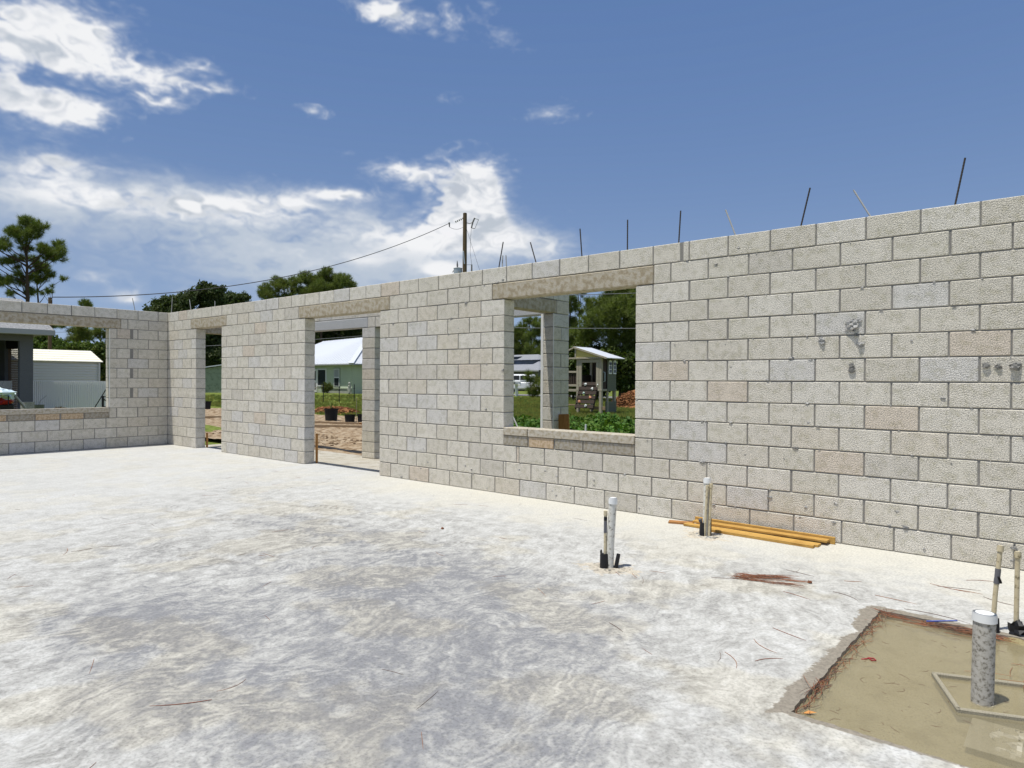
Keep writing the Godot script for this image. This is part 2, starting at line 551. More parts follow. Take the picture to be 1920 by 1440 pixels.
	mk("pvc_white", lin(0.72, 0.71, 0.66), 0.45, dirt, 3.0)
	mk("pvc_dirty", lin(0.52, 0.50, 0.46), 0.7, ntex(256, fnl(S, 0.035, 83, 5, 0.7), [[0.0, Color(0.45, 0.43, 0.41)], [0.30, Color(0.74, 0.73, 0.70)], [0.48, Color(0.94, 0.93, 0.91)], [1.0, Color(1, 1, 1)]]), 3.5)
	mk("pvc_cap", lin(0.82, 0.82, 0.80), 0.4)
	mk("cpvc", lin(0.62, 0.54, 0.37), 0.5, dirt, 2.0)
	mk("black_plastic", lin(0.018, 0.018, 0.020), 0.45)
	mk("gray_tape", lin(0.13, 0.13, 0.14), 0.6)
	mk("blue_plastic", lin(0.045, 0.085, 0.34), 0.4)
	mk("red_plastic", lin(0.30, 0.035, 0.04), 0.5)
	mk("leaf_orange", lin(0.55, 0.25, 0.07), 0.7)
	mk("leaf_brown", lin(0.20, 0.085, 0.045), 0.8)
	for a in [["needle_a", 0.27, 0.10, 0.055], ["needle_b", 0.34, 0.15, 0.075], ["needle_c", 0.16, 0.10, 0.075]]:
		mk(a[0], lin(a[1], a[2], a[3]), 0.8)
	var mud := mk("mud", lin(0.325, 0.278, 0.158), 0.95, ntex(512, fnl(S, 0.012, 91, 6, 0.6), [[0.0, Color(0.74, 0.71, 0.64)], [0.45, Color(0.93, 0.92, 0.88)], [1.0, Color(1, 1, 1)]]), 0.6, grain_h, 0.1)
	detail(mud, ntex(512, fnl(S, 0.08, 92, 3, 0.5), [[0.0, Color(0.45, 0.40, 0.33)], [0.22, Color(0.85, 0.83, 0.78)], [0.32, Color(1, 1, 1)], [1.0, Color(1, 1, 1)]]), 1.4)
	mk("wet_concrete", lin(0.33, 0.29, 0.23), 0.6, blotch, 1.7, grain_h, 0.15)
	var water := StandardMaterial3D.new()
	water.resource_name = "water"
	water.transparency = BaseMaterial3D.TRANSPARENCY_ALPHA
	water.albedo_color = lin(0.375, 0.325, 0.20, 0.45)
	water.roughness = 0.14
	M["water"] = water
	mk("tray", lin(0.36, 0.325, 0.24), 0.6, grain, 2.0)
	mk("film", lin(0.31, 0.275, 0.19), 0.35)
	# neighbours
	mk("gray_paint", lin(0.165, 0.165, 0.185), 0.9, grain, 0.9)
	mk("fascia", lin(0.40, 0.40, 0.41), 0.7)
	var shingle := mk("shingle", lin(0.42, 0.42, 0.42), 0.95, ntex(256, fnl(S, 0.06, 101, 4, 0.6), [[0.0, gray(0.6)], [1.0, gray(1.0)]]), 0.7)
	shingle.metallic_specular = 0.2
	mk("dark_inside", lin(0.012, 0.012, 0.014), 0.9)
	mk("lattice", lin(0.20, 0.12, 0.075), 0.85)
	mk("tarp", lin(0.62, 0.74, 0.78), 0.6)
	mk("red_paint", lin(0.35, 0.02, 0.025), 0.35)
	mk("galvanised", lin(0.40, 0.40, 0.38), 0.5, dirt, 3.0)
	mk("terracotta", lin(0.20, 0.085, 0.06), 0.8)
	mk("fence_sheet", lin(0.82, 0.81, 0.81), 0.5)
	mk("cream_roof", lin(0.80, 0.76, 0.62), 0.6)
	mk("vinyl", lin(0.78, 0.78, 0.71), 0.6)
	mk("vinyl_trim", lin(0.66, 0.66, 0.62), 0.6)
	mk("tan_door", lin(0.36, 0.33, 0.25), 0.7)
	mk("black_metal", lin(0.02, 0.02, 0.022), 0.5)
	var wm := mk("white_metal", lin(0.62, 0.64, 0.67), 0.45)
	wm.metallic = 0.1
	mk("green_stucco", lin(0.55, 0.61, 0.46), 0.95, grain, 0.8)
	mk("green_wall", lin(0.33, 0.385, 0.285), 0.9, ntex(256, fnl(S, 0.02, 111, 5, 0.6), [[0.0, gray(0.55)], [0.35, gray(0.93)], [1.0, gray(1.0)]]), 0.4)
	mk("white_paint", lin(0.76, 0.76, 0.74), 0.6)
	mk("concrete_trim", lin(0.46, 0.46, 0.40), 0.9, grain, 0.8)
	var gl := mk("glass_dark", lin(0.02, 0.024, 0.028), 0.08)
	gl.metallic_specular = 0.5
	mk("blind", lin(0.33, 0.34, 0.34), 0.7)
	mk("gray_shingle", lin(0.30, 0.31, 0.33), 0.9, grain, 0.5)
	mk("solar", lin(0.012, 0.016, 0.03), 0.15)
	mk("truck_paint", lin(0.74, 0.75, 0.76), 0.25)
	mk("tyre", lin(0.02, 0.02, 0.02), 0.9)
	mk("insulator", lin(0.20, 0.19, 0.18), 0.3)
	mk("porcelain", lin(0.42, 0.43, 0.44), 0.3)
	var gm := mk("pole_metal", lin(0.50, 0.53, 0.56), 0.4)
	gm.metallic = 0.4
	mk("wire", lin(0.06, 0.06, 0.065), 0.7)
	mk("cable", lin(0.16, 0.165, 0.17), 0.7)
	mk("pot", lin(0.014, 0.014, 0.015), 0.5)
	mk("yellow_panel", lin(0.62, 0.52, 0.18), 0.8)
	mk("hold_white", lin(0.62, 0.64, 0.62), 0.5)
	mk("hold_green", lin(0.40, 0.52, 0.46), 0.5)
	mk("hold_orange", lin(0.55, 0.25, 0.14), 0.5)
	mk("bark_pine", lin(0.085, 0.058, 0.042), 0.95, grain, 3.0)
	mk("bark_oak", lin(0.07, 0.062, 0.052), 0.95, grain, 3.0)
	for a in [["leaf_pine", 0.165, 0.205, 0.052], ["leaf_oak", 0.068, 0.095, 0.034], ["leaf_bush", 0.115, 0.165, 0.04], ["leaf_weed", 0.105, 0.19, 0.036], ["blade", 0.26, 0.31, 0.085]]:
		var m := mk(a[0], lin(a[1], a[2], a[3]), 0.65)
		m.vertex_color_use_as_albedo = true
		m.cull_mode = BaseMaterial3D.CULL_DISABLED
		m.backlight_enabled = true
		m.backlight = lin(0.5, 0.55, 0.2)
	floor_material()

func floor_material() -> void:
	# the trowelled slab: pale laitance, blue-grey damp stains, brushed tyre chevrons, yellowish dust by the wall
	var w := 2048
	var h := 1280
	var per := 128.0          # pixels per metre; the picture covers x -0.2..15.8 and z -0.2..9.8
	var S := FastNoiseLite.TYPE_SIMPLEX
	var A := fnl(S, 0.0042, 201, 5, 0.55).get_image(w, h).get_data()
	var Bn := fnl(S, 0.026, 202, 6, 0.74).get_image(w, h).get_data()
	var C := fnl(S, 0.062, 203, 4, 0.72).get_image(2048, 2048).get_data()
	var D := fnl(S, 0.13, 204, 3, 0.6).get_image(w, h).get_data()
	var G := fnl(S, 0.0065, 205, 4, 0.55).get_image(w, h).get_data()
	var stains := [[12.836, 4.127, 0.55, 1.0], [12.82, 4.56, 0.5, 0.9], [11.0, 3.5, 0.5, 0.7], [8.96, 2.71, 0.35, 0.9], [9.93, 2.64, 0.5, 0.7], [10.7, 4.93, 0.5, 0.8], [10.9, 4.64, 0.45, 0.8], [10.38, 2.39, 0.4, 0.55], [11.68, 3.09, 0.5, 0.9], [12.07, 2.75, 0.4, 0.8], [12.8, 3.22, 0.45, 0.7], [11.36, 2.62, 0.45, 0.8], [11.5, 4.46, 0.6, 0.8], [11.98, 5.09, 0.5, 0.9], [12.2, 4.07, 0.4, 0.6], [12.91, 2.89, 0.35, 0.6], [13.44, 4.36, 0.4, 0.7], [9.5, 4.46, 0.6, 0.5], [13.2, 3.7, 0.5, 0.55], [12.0, 3.6, 0.5, 0.6], [10.2, 3.6, 0.8, 0.45], [12.9, 2.2, 0.35, 0.5], [13.2, 2.4, 0.3, 0.45], [13.6, 1.25, 0.4, 0.35], [13.3, 5.0, 0.5, 0.8], [8.2, 3.6, 0.8, 0.35], [7.2, 2.4, 0.7, 0.3]]
	var sg := []
	var gw := 256
	var ghh := 160
	var stain := PackedFloat32Array()
	stain.resize(gw * ghh)
	for s in stains:
		for yy in ghh:
			var z := -0.2 + yy / 16.0
			if absf(z - s[1]) > s[2] * 2.6:
				continue
			for xx in gw:
				var dx: float = (-0.2 + xx / 16.0 - s[0]) / (s[2] * 1.35)
				var dz: float = (z - s[1]) / s[2]
				var q := dx * dx + dz * dz
				if q < 6.0:
					stain[yy * gw + xx] += s[3] * exp(-q)
	# tyre chevrons: centre lines [x0, z0, x1, z1]
	var tracks := [[8.6, 2.55, 11.2, 2.25], [9.2, 4.1, 11.8, 3.35], [7.0, 3.2, 11.4, 2.75], [7.4, 4.3, 11.9, 3.6], [9.4, 5.3, 12.4, 4.7], [6.5, 2.2, 10.6, 1.9], [10.6, 5.9, 12.2, 5.5]]
	var data := PackedByteArray()
	data.resize(w * h * 3)
	var rough := PackedByteArray()
	for j in h:
		var z := -0.2 + j / per
		for i in w:
			var x := -0.2 + i / per
			var k := j * w + i
			var a := A[k] / 255.0
			var b := Bn[k] / 255.0
			# streaks: the noise read squeezed across the sweep of the broom, the sweep turning slowly over the slab
			var u := i * 1.35 + j * 0.22 + (a - 0.5) * 150.0
			var v2 := j * 0.40 - i * 0.10 + (a - 0.5) * 70.0
			var c := C[(int(v2 + 4096.0) & 2047) * 2048 + (int(u + 4096.0) & 2047)] / 255.0
			var d := D[k] / 255.0
			var g := G[k] / 255.0
			var gx := clampi(int((x + 0.2) * 16.0), 0, gw - 2)
			var gz := clampi(int((z + 0.2) * 16.0), 0, ghh - 2)
			var fx := (x + 0.2) * 16.0 - gx
			var fz := (z + 0.2) * 16.0 - gz
			var gk := gz * gw + gx
			var s := lerpf(lerpf(stain[gk], stain[gk + 1], fx), lerpf(stain[gk + gw], stain[gk + gw + 1], fx), fz)
			var near := smooth(5.0, 10.0, x) * smooth(0.5, 1.7, z)      # the driven, brushed part of the slab
			# damp and dirt, in strokes and mottles of every size
			var dirt := 0.02 + 0.16 * near + s * 0.34 + (c - 0.5) * (0.34 + 0.58 * near) + (b - 0.5) * (0.38 + 0.50 * near) + (a - 0.5) * 0.22 + (d - 0.5) * 0.16
			var track := 0.0
			if near > 0.05:
				for t in tracks:
					var vx: float = t[2] - t[0]
					var vz: float = t[3] - t[1]
					var L := sqrt(vx * vx + vz * vz)
					var al: float = ((x - t[0]) * vx + (z - t[1]) * vz) / L
					if al < 0.0 or al > L:
						continue
					var ac: float = ((x - t[0]) * -vz + (z - t[1]) * vx) / L
					if absf(ac) < 0.16:
						var ph := fposmod((al + absf(ac) * 0.9 + (b - 0.5) * 0.07 + (a - 0.5) * 0.3) / 0.085, 1.0)
						if ph < 0.45:
							track = maxf(track, (0.5 + (a - 0.5) * 1.6 + (b - 0.5) * 1.8) * smooth(0.16, 0.12, absf(ac)))
			dirt += track * 0.30
			var v := Vector3(0.520, 0.513, 0.485)
			v = v.lerp(Vector3(0.408, 0.399, 0.374), smooth(-0.10, 0.50, dirt))
			v = v.lerp(Vector3(0.272, 0.265, 0.248).lerp(Vector3(0.232, 0.232, 0.238), smooth(0.35, 0.95, s)), smooth(0.22, 1.05, dirt))
			v = v.lerp(Vector3(0.585, 0.580, 0.560), smooth(0.0, -0.30, dirt) * 0.8)
			var yel := smooth(0.50, 0.70, g) * (0.35 + 0.3 * near)
			v = v.lerp(v * Vector3(1.04, 0.995, 0.89), yel)
			# dust swept against the wall
			var dust := smooth(1.3, 0.1, z + (b - 0.5) * 0.8) * smooth(6.0, 9.0, x)
			v = v.lerp(Vector3(0.575, 0.550, 0.475), dust * 0.7)
			v *= 0.95 + 0.10 * d
			# wet rim of the pit
			var ex := 14.19 - x
			var ez := 1.70 - z
			var ez2 := z - 3.40
			if x > 13.9 and z > 1.4 and z < 3.7:
				var od := maxf(maxf(ex, ez), ez2)
				var lim := 0.066 + (b - 0.5) * 0.07 + (a - 0.5) * 0.10
				if ez2 > ex and ez2 > ez:
					lim *= 0.35
				if od < lim:
					v = Vector3(0.265, 0.235, 0.19) * (0.85 + 0.3 * d)
			# grout rings and mud round the pipe stubs
			for p in ([[12.40, 1.99], [12.49, 0.46]] if x > 12.0 and x < 13.0 and z < 2.4 else []):
				var rr := Vector2(x - p[0], (z - p[1])).length()
				if rr < 0.32:
					var m := smooth(0.62, 0.70, 1.0 - rr * 1.9 + (b - 0.5) * 0.9)
					v = v.lerp(Vector3(0.58, 0.51, 0.40) * (0.7 + 0.5 * d), m * 0.75)
					if rr < 0.16 and d > 0.62:
						v *= 0.5
			var col := Color(v.x, v.y, v.z).linear_to_srgb()
			var o := k * 3
			data[o] = int(clampf(col.r, 0.0, 1.0) * 255.0)
			data[o + 1] = int(clampf(col.g, 0.0, 1.0) * 255.0)
			data[o + 2] = int(clampf(col.b, 0.0, 1.0) * 255.0)
	var m := StandardMaterial3D.new()
	m.resource_name = "slab"
	m.albedo_texture = ImageTexture.create_from_image(Image.create_from_data(w, h, false, Image.FORMAT_RGB8, data))
	m.uv1_scale = Vector3(per / w, per / h, 1.0)
	m.uv1_offset = Vector3(0.2 * per / w, 0.2 * per / h, 0.0)
	m.roughness = 0.85
	m.metallic_specular = 0.3
	detail(m, ntex(1024, fnl(S, 0.06, 206, 5, 0.75), [[0.0, gray(0.80)], [0.40, gray(0.95)], [0.6, gray(1.0)], [1.0, gray(1.0)]]), 0.55)
	M["slab"] = m

# ---------------------------------------------------------------- block walls

func pick_block(spot: Vector3) -> StandardMaterial3D:
	var r := rng.randf()
	var i := 0
	if r < 0.20: i = 0
	elif r < 0.38: i = 1
	elif r < 0.50: i = 2
	elif r < 0.62: i = 3
	elif r < 0.76: i = 4
	elif r < 0.86: i = 7
	elif r < 0.92: i = 5
	elif r < 0.97: i = 6
	else: i = 8
	return M["block_%d" % i]

func lay_course(runs: Array, anchor: float, y0: float, y1: float, along_x: bool, c: float, depth: float, out: Array) -> void:
	# cut each run at the joints anchor + k * BL; out gets [centre, size, along_x]
	for run in runs:
		var a: float = run[0]
		var b: float = run[1]
		var cuts := [a]
		var k := ceilf((a + 0.055 - anchor) / BL)
		while anchor + k * BL < b - 0.055:
			cuts.append(anchor + k * BL)
			k += 1.0
		cuts.append(b)
		for i in cuts.size() - 1:
			var lo: float = cuts[i]
			var hi: float = cuts[i + 1]
			var j0 := 0.0 if i == 0 else 0.0058
			var j1 := 0.0 if i == cuts.size() - 2 else 0.0058
			if i > 0 and rng.randf() < 0.10:
				j0 += rng.randf_range(0.003, 0.009)
			var wd := hi - lo - j0 - j1
			var mid := lo + j0 + wd * 0.5
			var hgt := y1 - y0 - 0.0115
			var cy := (y0 + y1) * 0.5 + rng.randf_range(-0.0012, 0.0012)
			var off := rng.randf_range(-0.0018, 0.0018)
			if along_x:
				out.append([Vector3(mid, cy, c + off), Vector3(snappedf(wd, 0.002), hgt, depth), true])
			else:
				out.append([Vector3(c + off, cy, mid), Vector3(depth, hgt, snappedf(wd, 0.002)), false])

func put_blocks(list: Array, parent: Node3D, most := 300) -> void:
	# the ones nearest to the eye are parts of their own; whatever is past the limit or far out of the picture is one mesh
	list.sort_custom(func(p, q): return p[0].distance_squared_to(EYE) * (1.0 if p[0].x < 15.3 else 100.0) < q[0].distance_squared_to(EYE) * (1.0 if q[0].x < 15.3 else 100.0))
	var rest := {}
	for n in list.size():
		var b: Array = list[n]
		var m := pick_block(b[0])
		if n < most and b[0].x < 15.6:
			part("block", bevel_box(b[1], 0.005), m, parent, b[0] - parent.position, Vector3(0, rng.randf_range(-0.003, 0.003), rng.randf_range(-0.0025, 0.0025)))
		else:
			if not rest.has(m):
				rest[m] = tool()
			bevel_into(rest[m], b[1], 0.005, Transform3D(Basis(), b[0] - parent.position))
	if rest.size():
		var am := ArrayMesh.new()
		for m in rest:
			rest[m].commit(am)
			am.surface_set_material(am.get_surface_count() - 1, m)
		var o := part("block_run", am, null, parent)
		o.set_meta("kind", "stuff")

func core(st: SurfaceTool, runs: Array, y0: float, y1: float, along_x: bool, c: float, depth: float) -> void:
	for r in runs:
		var a: float = r[0] + 0.008
		var b: float = r[1] - 0.008
		if b - a < 0.03:
			continue
		var d := depth * 0.5 - 0.0085
		if along_x:
			add_box(st, Vector3(a, y0, c - d), Vector3(b, y1, c + d))
		else:
			add_box(st, Vector3(c - d, y0, a), Vector3(c + d, y1, b))

func beam(called: String, lo: Vector3, hi: Vector3, m: Material, parent: Node3D, ch := 0.01) -> MeshInstance3D:
	return part(called, bevel_box(hi - lo, ch), m, parent, (lo + hi) * 0.5 - parent.position)

func rebar(parent: Node3D, foot: Vector3, tip: Vector3, m: Material) -> void:
	var d := (tip - foot).normalized()
	var pts := [foot - d * 0.12]
	var rad := [0.0075]
	var L := foot.distance_to(tip)
	var n := int(L / 0.012)
	for i in n:
		pts.append(foot + d * (L * i / n))
		rad.append(0.0080 if i % 2 == 0 else 0.0068)
	pts.append(tip)
	rad.append(0.0072)
	for i in pts.size():
		pts[i] -= parent.position
	part("rebar", tube(pts, rad, 7), m, parent)

func build_walls() -> void:
	var list := []
	var st := tool()
	# --- the wall with the window opening
	var w := thing("block_wall", "long concrete block wall with the window opening, right of the wide doorway", "wall", Vector3(7.185, 0, -0.1))
	for i in 14:
		var y0 := i * CH
		var y1 := y0 + CH
		var odd := i % 2 == 1
		var right := 11.679 + (0.0 if odd else BL * 0.5)
		var left := 7.185 + (0.0 if odd else BL * 0.5)
		var runs := []
		if i == 0:
			runs = [[7.185, 17.3]]
			lay_course(runs, 7.44, y0, y1, true, -0.1, 0.2, list)
		elif i == 1:
			runs = [[7.185, 9.606], [9.616, 9.648], [9.658, 17.3]]
			lay_course([runs[0]], left, y0, y1, true, -0.1, 0.2, list)
			lay_course([runs[1], runs[2]], right, y0, y1, true, -0.1, 0.2, list)
		elif i == 2:
			runs = [[7.185, 9.818], [9.828, 9.860], [9.870, 17.3]]
			lay_course([runs[0]], left, y0, y1, true, -0.1, 0.2, list)
			lay_course([runs[1], runs[2]], right, y0, y1, true, -0.1, 0.2, list)
		elif i < 12:
			runs = [[7.185, 9.612], [11.475, 17.3]]
			lay_course([runs[0]], left, y0, y1, true, -0.1, 0.2, list)
			lay_course([runs[1]], right, y0, y1, true, -0.1, 0.2, list)
		elif i == 12:
			runs = [[7.405, 9.405], [11.69, 17.3]]
			lay_course([runs[0]], left, y0, y1, true, -0.1, 0.2, list)
			lay_course([runs[1]], right, y0, y1, true, -0.1, 0.2, list)
		else:
			runs = [[7.205, 17.3]]
			lay_course([[7.205, 11.985], [12.022, 17.3]], 11.679, y0, y1, true, -0.1, 0.2, list)
		if i == 1 or i == 2:
			runs = [[7.185, 17.3]]
		core(st, runs, y0 - 0.0, y1 - (0.006 if i == 13 else 0.0), true, -0.1, 0.2)
	# the window's surround: mortar bed and sides
	add_box(st, Vector3(9.63, 3 * CH, -0.19), Vector3(11.46, 0.737, -0.012))
	var core_w := part("mortar", st.commit(), M.mortar, w)
	core_w.position = -w.position
	put_blocks(list, w, 296)
	beam("lintel", Vector3(9.412, 2.4434, -0.2), Vector3(11.684, 2.637, 0.004), M.lintel, w)
	beam("sill", Vector3(9.616, 0.739, -0.212), Vector3(9.998, 0.833, 0.012), M.sill, w, 0.006)
	beam("sill", Vector3(10.008, 0.739, -0.212), Vector3(11.472, 0.833, 0.012), M.sill, w, 0.006)
	var sb := [[9.616, 9.998, "sill_block_dark"], [10.018, 10.388, "sill_block_tan"], [10.410, 10.802, "sill_block_dark"], [10.812, 11.470, "sill_block_dark"]]
	for s in sb:
		beam("sill_block", Vector3(s[0], 0.6150, -0.2), Vector3(s[1], 0.734, 0.002), M[s[2]], w, 0.005)
	var rb := [[14.34, 14.41, 3.22, 0.02, 0], [13.73, 13.58, 3.12, -0.03, 1], [13.14, 13.23, 3.19, 0.03, 0], [12.53, 12.41, 3.13, -0.03, 1], [11.92, 11.94, 3.19, 0.0, 0], [11.31, 11.31, 3.19, 0.0, 0], [10.71, 10.68, 3.18, 0.0, 0], [10.04, 9.93, 3.12, -0.02, 0], [9.43, 9.53, 3.17, 0.03, 0], [9.49, 9.48, 3.01, -0.02, 1], [9.56, 9.55, 3.0, 0.0, 1]]
	for r in rb:
		rebar(w, Vector3(r[0], TOP, -0.1), Vector3(r[1], r[2], -0.1 + r[3]), M.rebar_coated if r[4] == 1 else M.rebar)
	# mortar thrown on the face
	var lm := [[13.608, 1.903, 0.05, 0], [13.63, 1.94, 0.03, 0], [13.575, 1.93, 0.022, 0], [13.66, 1.955, 0.02, 0], [13.356, 1.800, 0.026, 0], [13.362, 1.768, 0.022, 0], [13.677, 1.742, 0.028, 0], [13.607, 1.560, 0.024, 1], [13.609, 1.525, 0.028, 1], [14.647, 1.545, 0.022, 1], [14.57, 1.551, 0.026, 1], [14.753, 1.542, 0.035, 1], [13.64, 1.83, 0.014, 1]]
	for k in lm.size():
		var l: Array = lm[k]
		part("mortar_lump", lump_mesh(Vector3(l[2], l[2] * 0.8, l[2] * 0.55), 300 + k, 0.7), M.dark_lump if l[3] == 1 else M.lump, w, Vector3(l[0], l[1], 0.004) - w.position)

	var crumbs := tool()
	var cm := [lump_mesh(Vector3.ONE, 331, 0.8, 4, 7), lump_mesh(Vector3.ONE, 332, 0.9, 4, 7), lump_mesh(Vector3.ONE, 333, 0.7, 4, 7)]
	for k in 240:
		var x := rng.randf_range(7.3, 15.4)
		var yy := (rng.randi() % 13 + 1) * CH + rng.randfn(0.0, 0.006)
		if k % 4 == 0:
			yy = rng.randf_range(0.02, 2.8)
		if k % 7 == 0:
			yy = rng.randf_range(0.02, 0.38)
		if x > 9.6 and x < 11.49 and yy > 0.6 and yy < 2.64:
			continue
		if x < 9.42 and x < 7.42 and yy > 2.4:
			continue
		var s1 := rng.randf_range(0.003, 0.009) * (1.6 if k % 9 == 0 else 1.0)
		crumbs.append_from(cm[k % 3], 0, Transform3D(Basis(Vector3.BACK, rng.randf() * TAU).scaled(Vector3(s1 * rng.randf_range(1.0, 2.6), s1, s1 * 0.5)), Vector3(x, yy, 0.001) - w.position))
	part("mortar_crumbs", crumbs.commit(), M.lump, w).set_meta("kind", "stuff")

	# --- the stretch between the two doorways
	var w2 := thing("block_wall", "concrete block wall between the narrow and the wide doorway", "wall", Vector3(2.375, 0, -0.1))
	list = []
	st = tool()
	for i in 14:
		var y0 := i * CH
		var y1 := y0 + CH
		var anchor := 2.375 + (0.0 if i % 2 == 1 else BL * 0.5)
		var runs := [[2.375, 5.220]]
		if i == 12:
			runs = [[2.567, 5.030]]
		elif i == 13:
			runs = [[1.075, 7.195]]
		lay_course(runs, anchor, y0, y1, true, -0.1, 0.2, list)
		core(st, runs, y0, y1 - (0.006 if i == 13 else 0.0), true, -0.1, 0.2)
	var core2 := part("mortar", st.commit(), M.mortar, w2)
	core2.position = -w2.position
	put_blocks(list, w2)
	beam("lintel", Vector3(1.080, 2.4434, -0.2), Vector3(2.560, 2.637, 0.004), M.lintel, w2)
	beam("lintel", Vector3(5.040, 2.4434, -0.2), Vector3(7.398, 2.637, 0.004), M.lintel, w2)
	rebar(w2, Vector3(1.90, TOP, -0.1), Vector3(1.90, 2.97, -0.1), M.rebar_coated)

	# --- the corner: the return beside the narrow doorway and the wall on the left
	var w3 := thing("block_wall", "concrete block corner wall with the wide opening at far left", "wall", Vector3(-0.1, 0, -0.1))
	list = []
	st = tool()
	for i in 14:
		var y0 := i * CH
		var y1 := y0 + CH
		var odd := i % 2 == 1
		var runs := [[-0.2, 1.300]]
		if i == 12 or i == 13:
			runs = [[-0.2, 1.068]]
		lay_course(runs, 0.084 if odd else 0.287, y0, y1, true, -0.1, 0.2, list)
		core(st, runs, y0, y1 - (0.006 if i == 13 else 0.0), true, -0.1, 0.2)
		var zr := [[0.006, 6.4]]
		if i >= 3 and i <= 11:
			zr = [[0.006, 1.152], [3.950, 6.4]]
			if odd and i >= 5:
				zr = [[0.006, 0.700], [0.762, 1.152], [3.950, 6.4]]
		elif i == 12:
			zr = [[0.006, 0.935], [4.160, 6.4]]
		lay_course(zr, 0.20 if odd else 0.40, y0, y1, false, -0.1, 0.2, list)
		if zr.size() == 3:
			zr = [[0.006, 1.152], [3.950, 6.4]]
		core(st, zr, y0, y1 - (0.006 if i == 13 else 0.0), false, -0.1, 0.2)
	add_box(st, Vector3(-0.19, 3 * CH, 1.17), Vector3(-0.012, 0.727, 3.93))
	var core3 := part("mortar", st.commit(), M.mortar, w3)
	core3.position = -w3.position
	put_blocks(list, w3)
	beam("lintel", Vector3(-0.2, 2.4434, 0.942), Vector3(0.004, 2.637, 4.153), M.lintel, w3)
	beam("sill", Vector3(-0.212, 0.729, 1.158), Vector3(0.012, 0.822, 3.945), M.sill, w3, 0.006)
	var sbk := [[1.16, 1.60, "sill_block_dark"], [1.62, 2.00, "sill_block_tan"], [2.03, 2.42, "sill_block_tan"], [2.44, 2.86, "sill_block_dark"], [2.88, 3.27, "sill_block_tan"], [3.29, 3.94, "sill_block_dark"]]
	for s in sbk:
		beam("sill_block", Vector3(-0.2, 0.6150, s[0]), Vector3(0.002, 0.724, s[1]), M[s[2]], w3, 0.005)
	part("corner_bead", bevel_box(Vector3(0.012, 1.60, 0.012), 0.002), M.bead, w3, Vector3(0.004, 1.63, 1.152) - w3.position)
	rebar(w3, Vector3(0.86, TOP, -0.1), Vector3(0.79, 3.08, -0.1), M.rebar_coated)
	rebar(w3, Vector3(-0.12, TOP, -0.12), Vector3(-0.03, 3.20, -0.10), M.rebar_coated)
	rebar(w3, Vector3(-0.1, TOP, 0.631), Vector3(-0.1, 3.10, 0.684), M.rebar_coated)

	# --- posts and beams of the porch outside
	var p := thing("porch_frame", "unroofed porch frame of block posts and concrete beams outside the long wall", "porch frame", Vector3(4.4, -0.12, -2.0))
	list = []
	st = tool()
	for i in range(-1, 14):
		var y0 := maxf(i * CH, -0.118)
		var y1 := (i + 1) * CH
		if i < 12:
			lay_course([[4.275, 4.665]], 4.275, y0, y1, true, -2.0, 0.2, list)
			lay_course([[-0.2, 0.2]], -0.2, y0, y1, true, -2.0, 0.2, list)
			lay_course([[-2.215, -1.812]], -2.215 + (BL * 0.5 if i % 2 == 0 else 0.0), y0, y1, false, 8.938, 0.195, list)
			core(st, [[4.275, 4.665], [-0.2, 0.2]], y0, y1, true, -2.0, 0.2)
			core(st, [[-2.215, -1.812]], y0, y1, false, 8.938, 0.195)
		elif i == 12:
			lay_course([[4.452, 4.860]], 4.452 + BL * 0.55, y0, y1, true, -2.0, 0.2, list)
			core(st, [[4.452, 4.860]], y0, y1, true, -2.0, 0.2)
			lay_course([[-2.215, -1.90]], -2.215, y0, y1, false, 8.938, 0.195, list)
			core(st, [[-2.215, -1.90]], y0, y1, false, 8.938, 0.195)
		else:
			lay_course([[-0.2, 8.832]], 4.452, y0, y1, true, -2.0, 0.2, list)
			lay_course([[-2.215, -0.208]], -2.215, y0, y1, false, 8.938, 0.195, list)
			lay_course([[-1.892, -0.208]], -1.6, y0, y1, false, -0.1, 0.2, list)
			core(st, [[-0.2, 8.832]], y0, y1, true, -2.0, 0.2)
			core(st, [[-2.215, -0.208]], y0, y1, false, 8.938, 0.195)
			core(st, [[-1.892, -0.208]], y0, y1, false, -0.1, 0.2)
	var core4 := part("mortar", st.commit(), M.mortar, p)
	core4.position = -p.position
	put_blocks(list, p)
	beam("lintel", Vector3(-0.2, 2.4434, -2.1), Vector3(4.444, 2.637, -1.897), M.lintel_smooth, p)
	beam("lintel", Vector3(4.868, 2.4434, -2.1), Vector3(8.832, 2.637, -1.897), M.lintel_smooth, p)
	beam("lintel", Vector3(8.841, 2.4434, -1.892), Vector3(9.039, 2.637, -0.206), M.lintel, p)
	beam("lintel", Vector3(-0.2, 2.4434, -1.892), Vector3(0.002, 2.637, -0.206), M.lintel, p)
	part("corner_bead", bevel_box(Vector3(0.010, 2.54, 0.010), 0.002), M.bead, p, Vector3(9.036, 1.165, -1.812) - p.position)
	part("corner_bead", bevel_box(Vector3(0.045, 2.54, 0.010), 0.002), M.bead, p, Vector3(8.812, 1.165, -1.822) - p.position)

# ---------------------------------------------------------------- slab, porch floor, pit

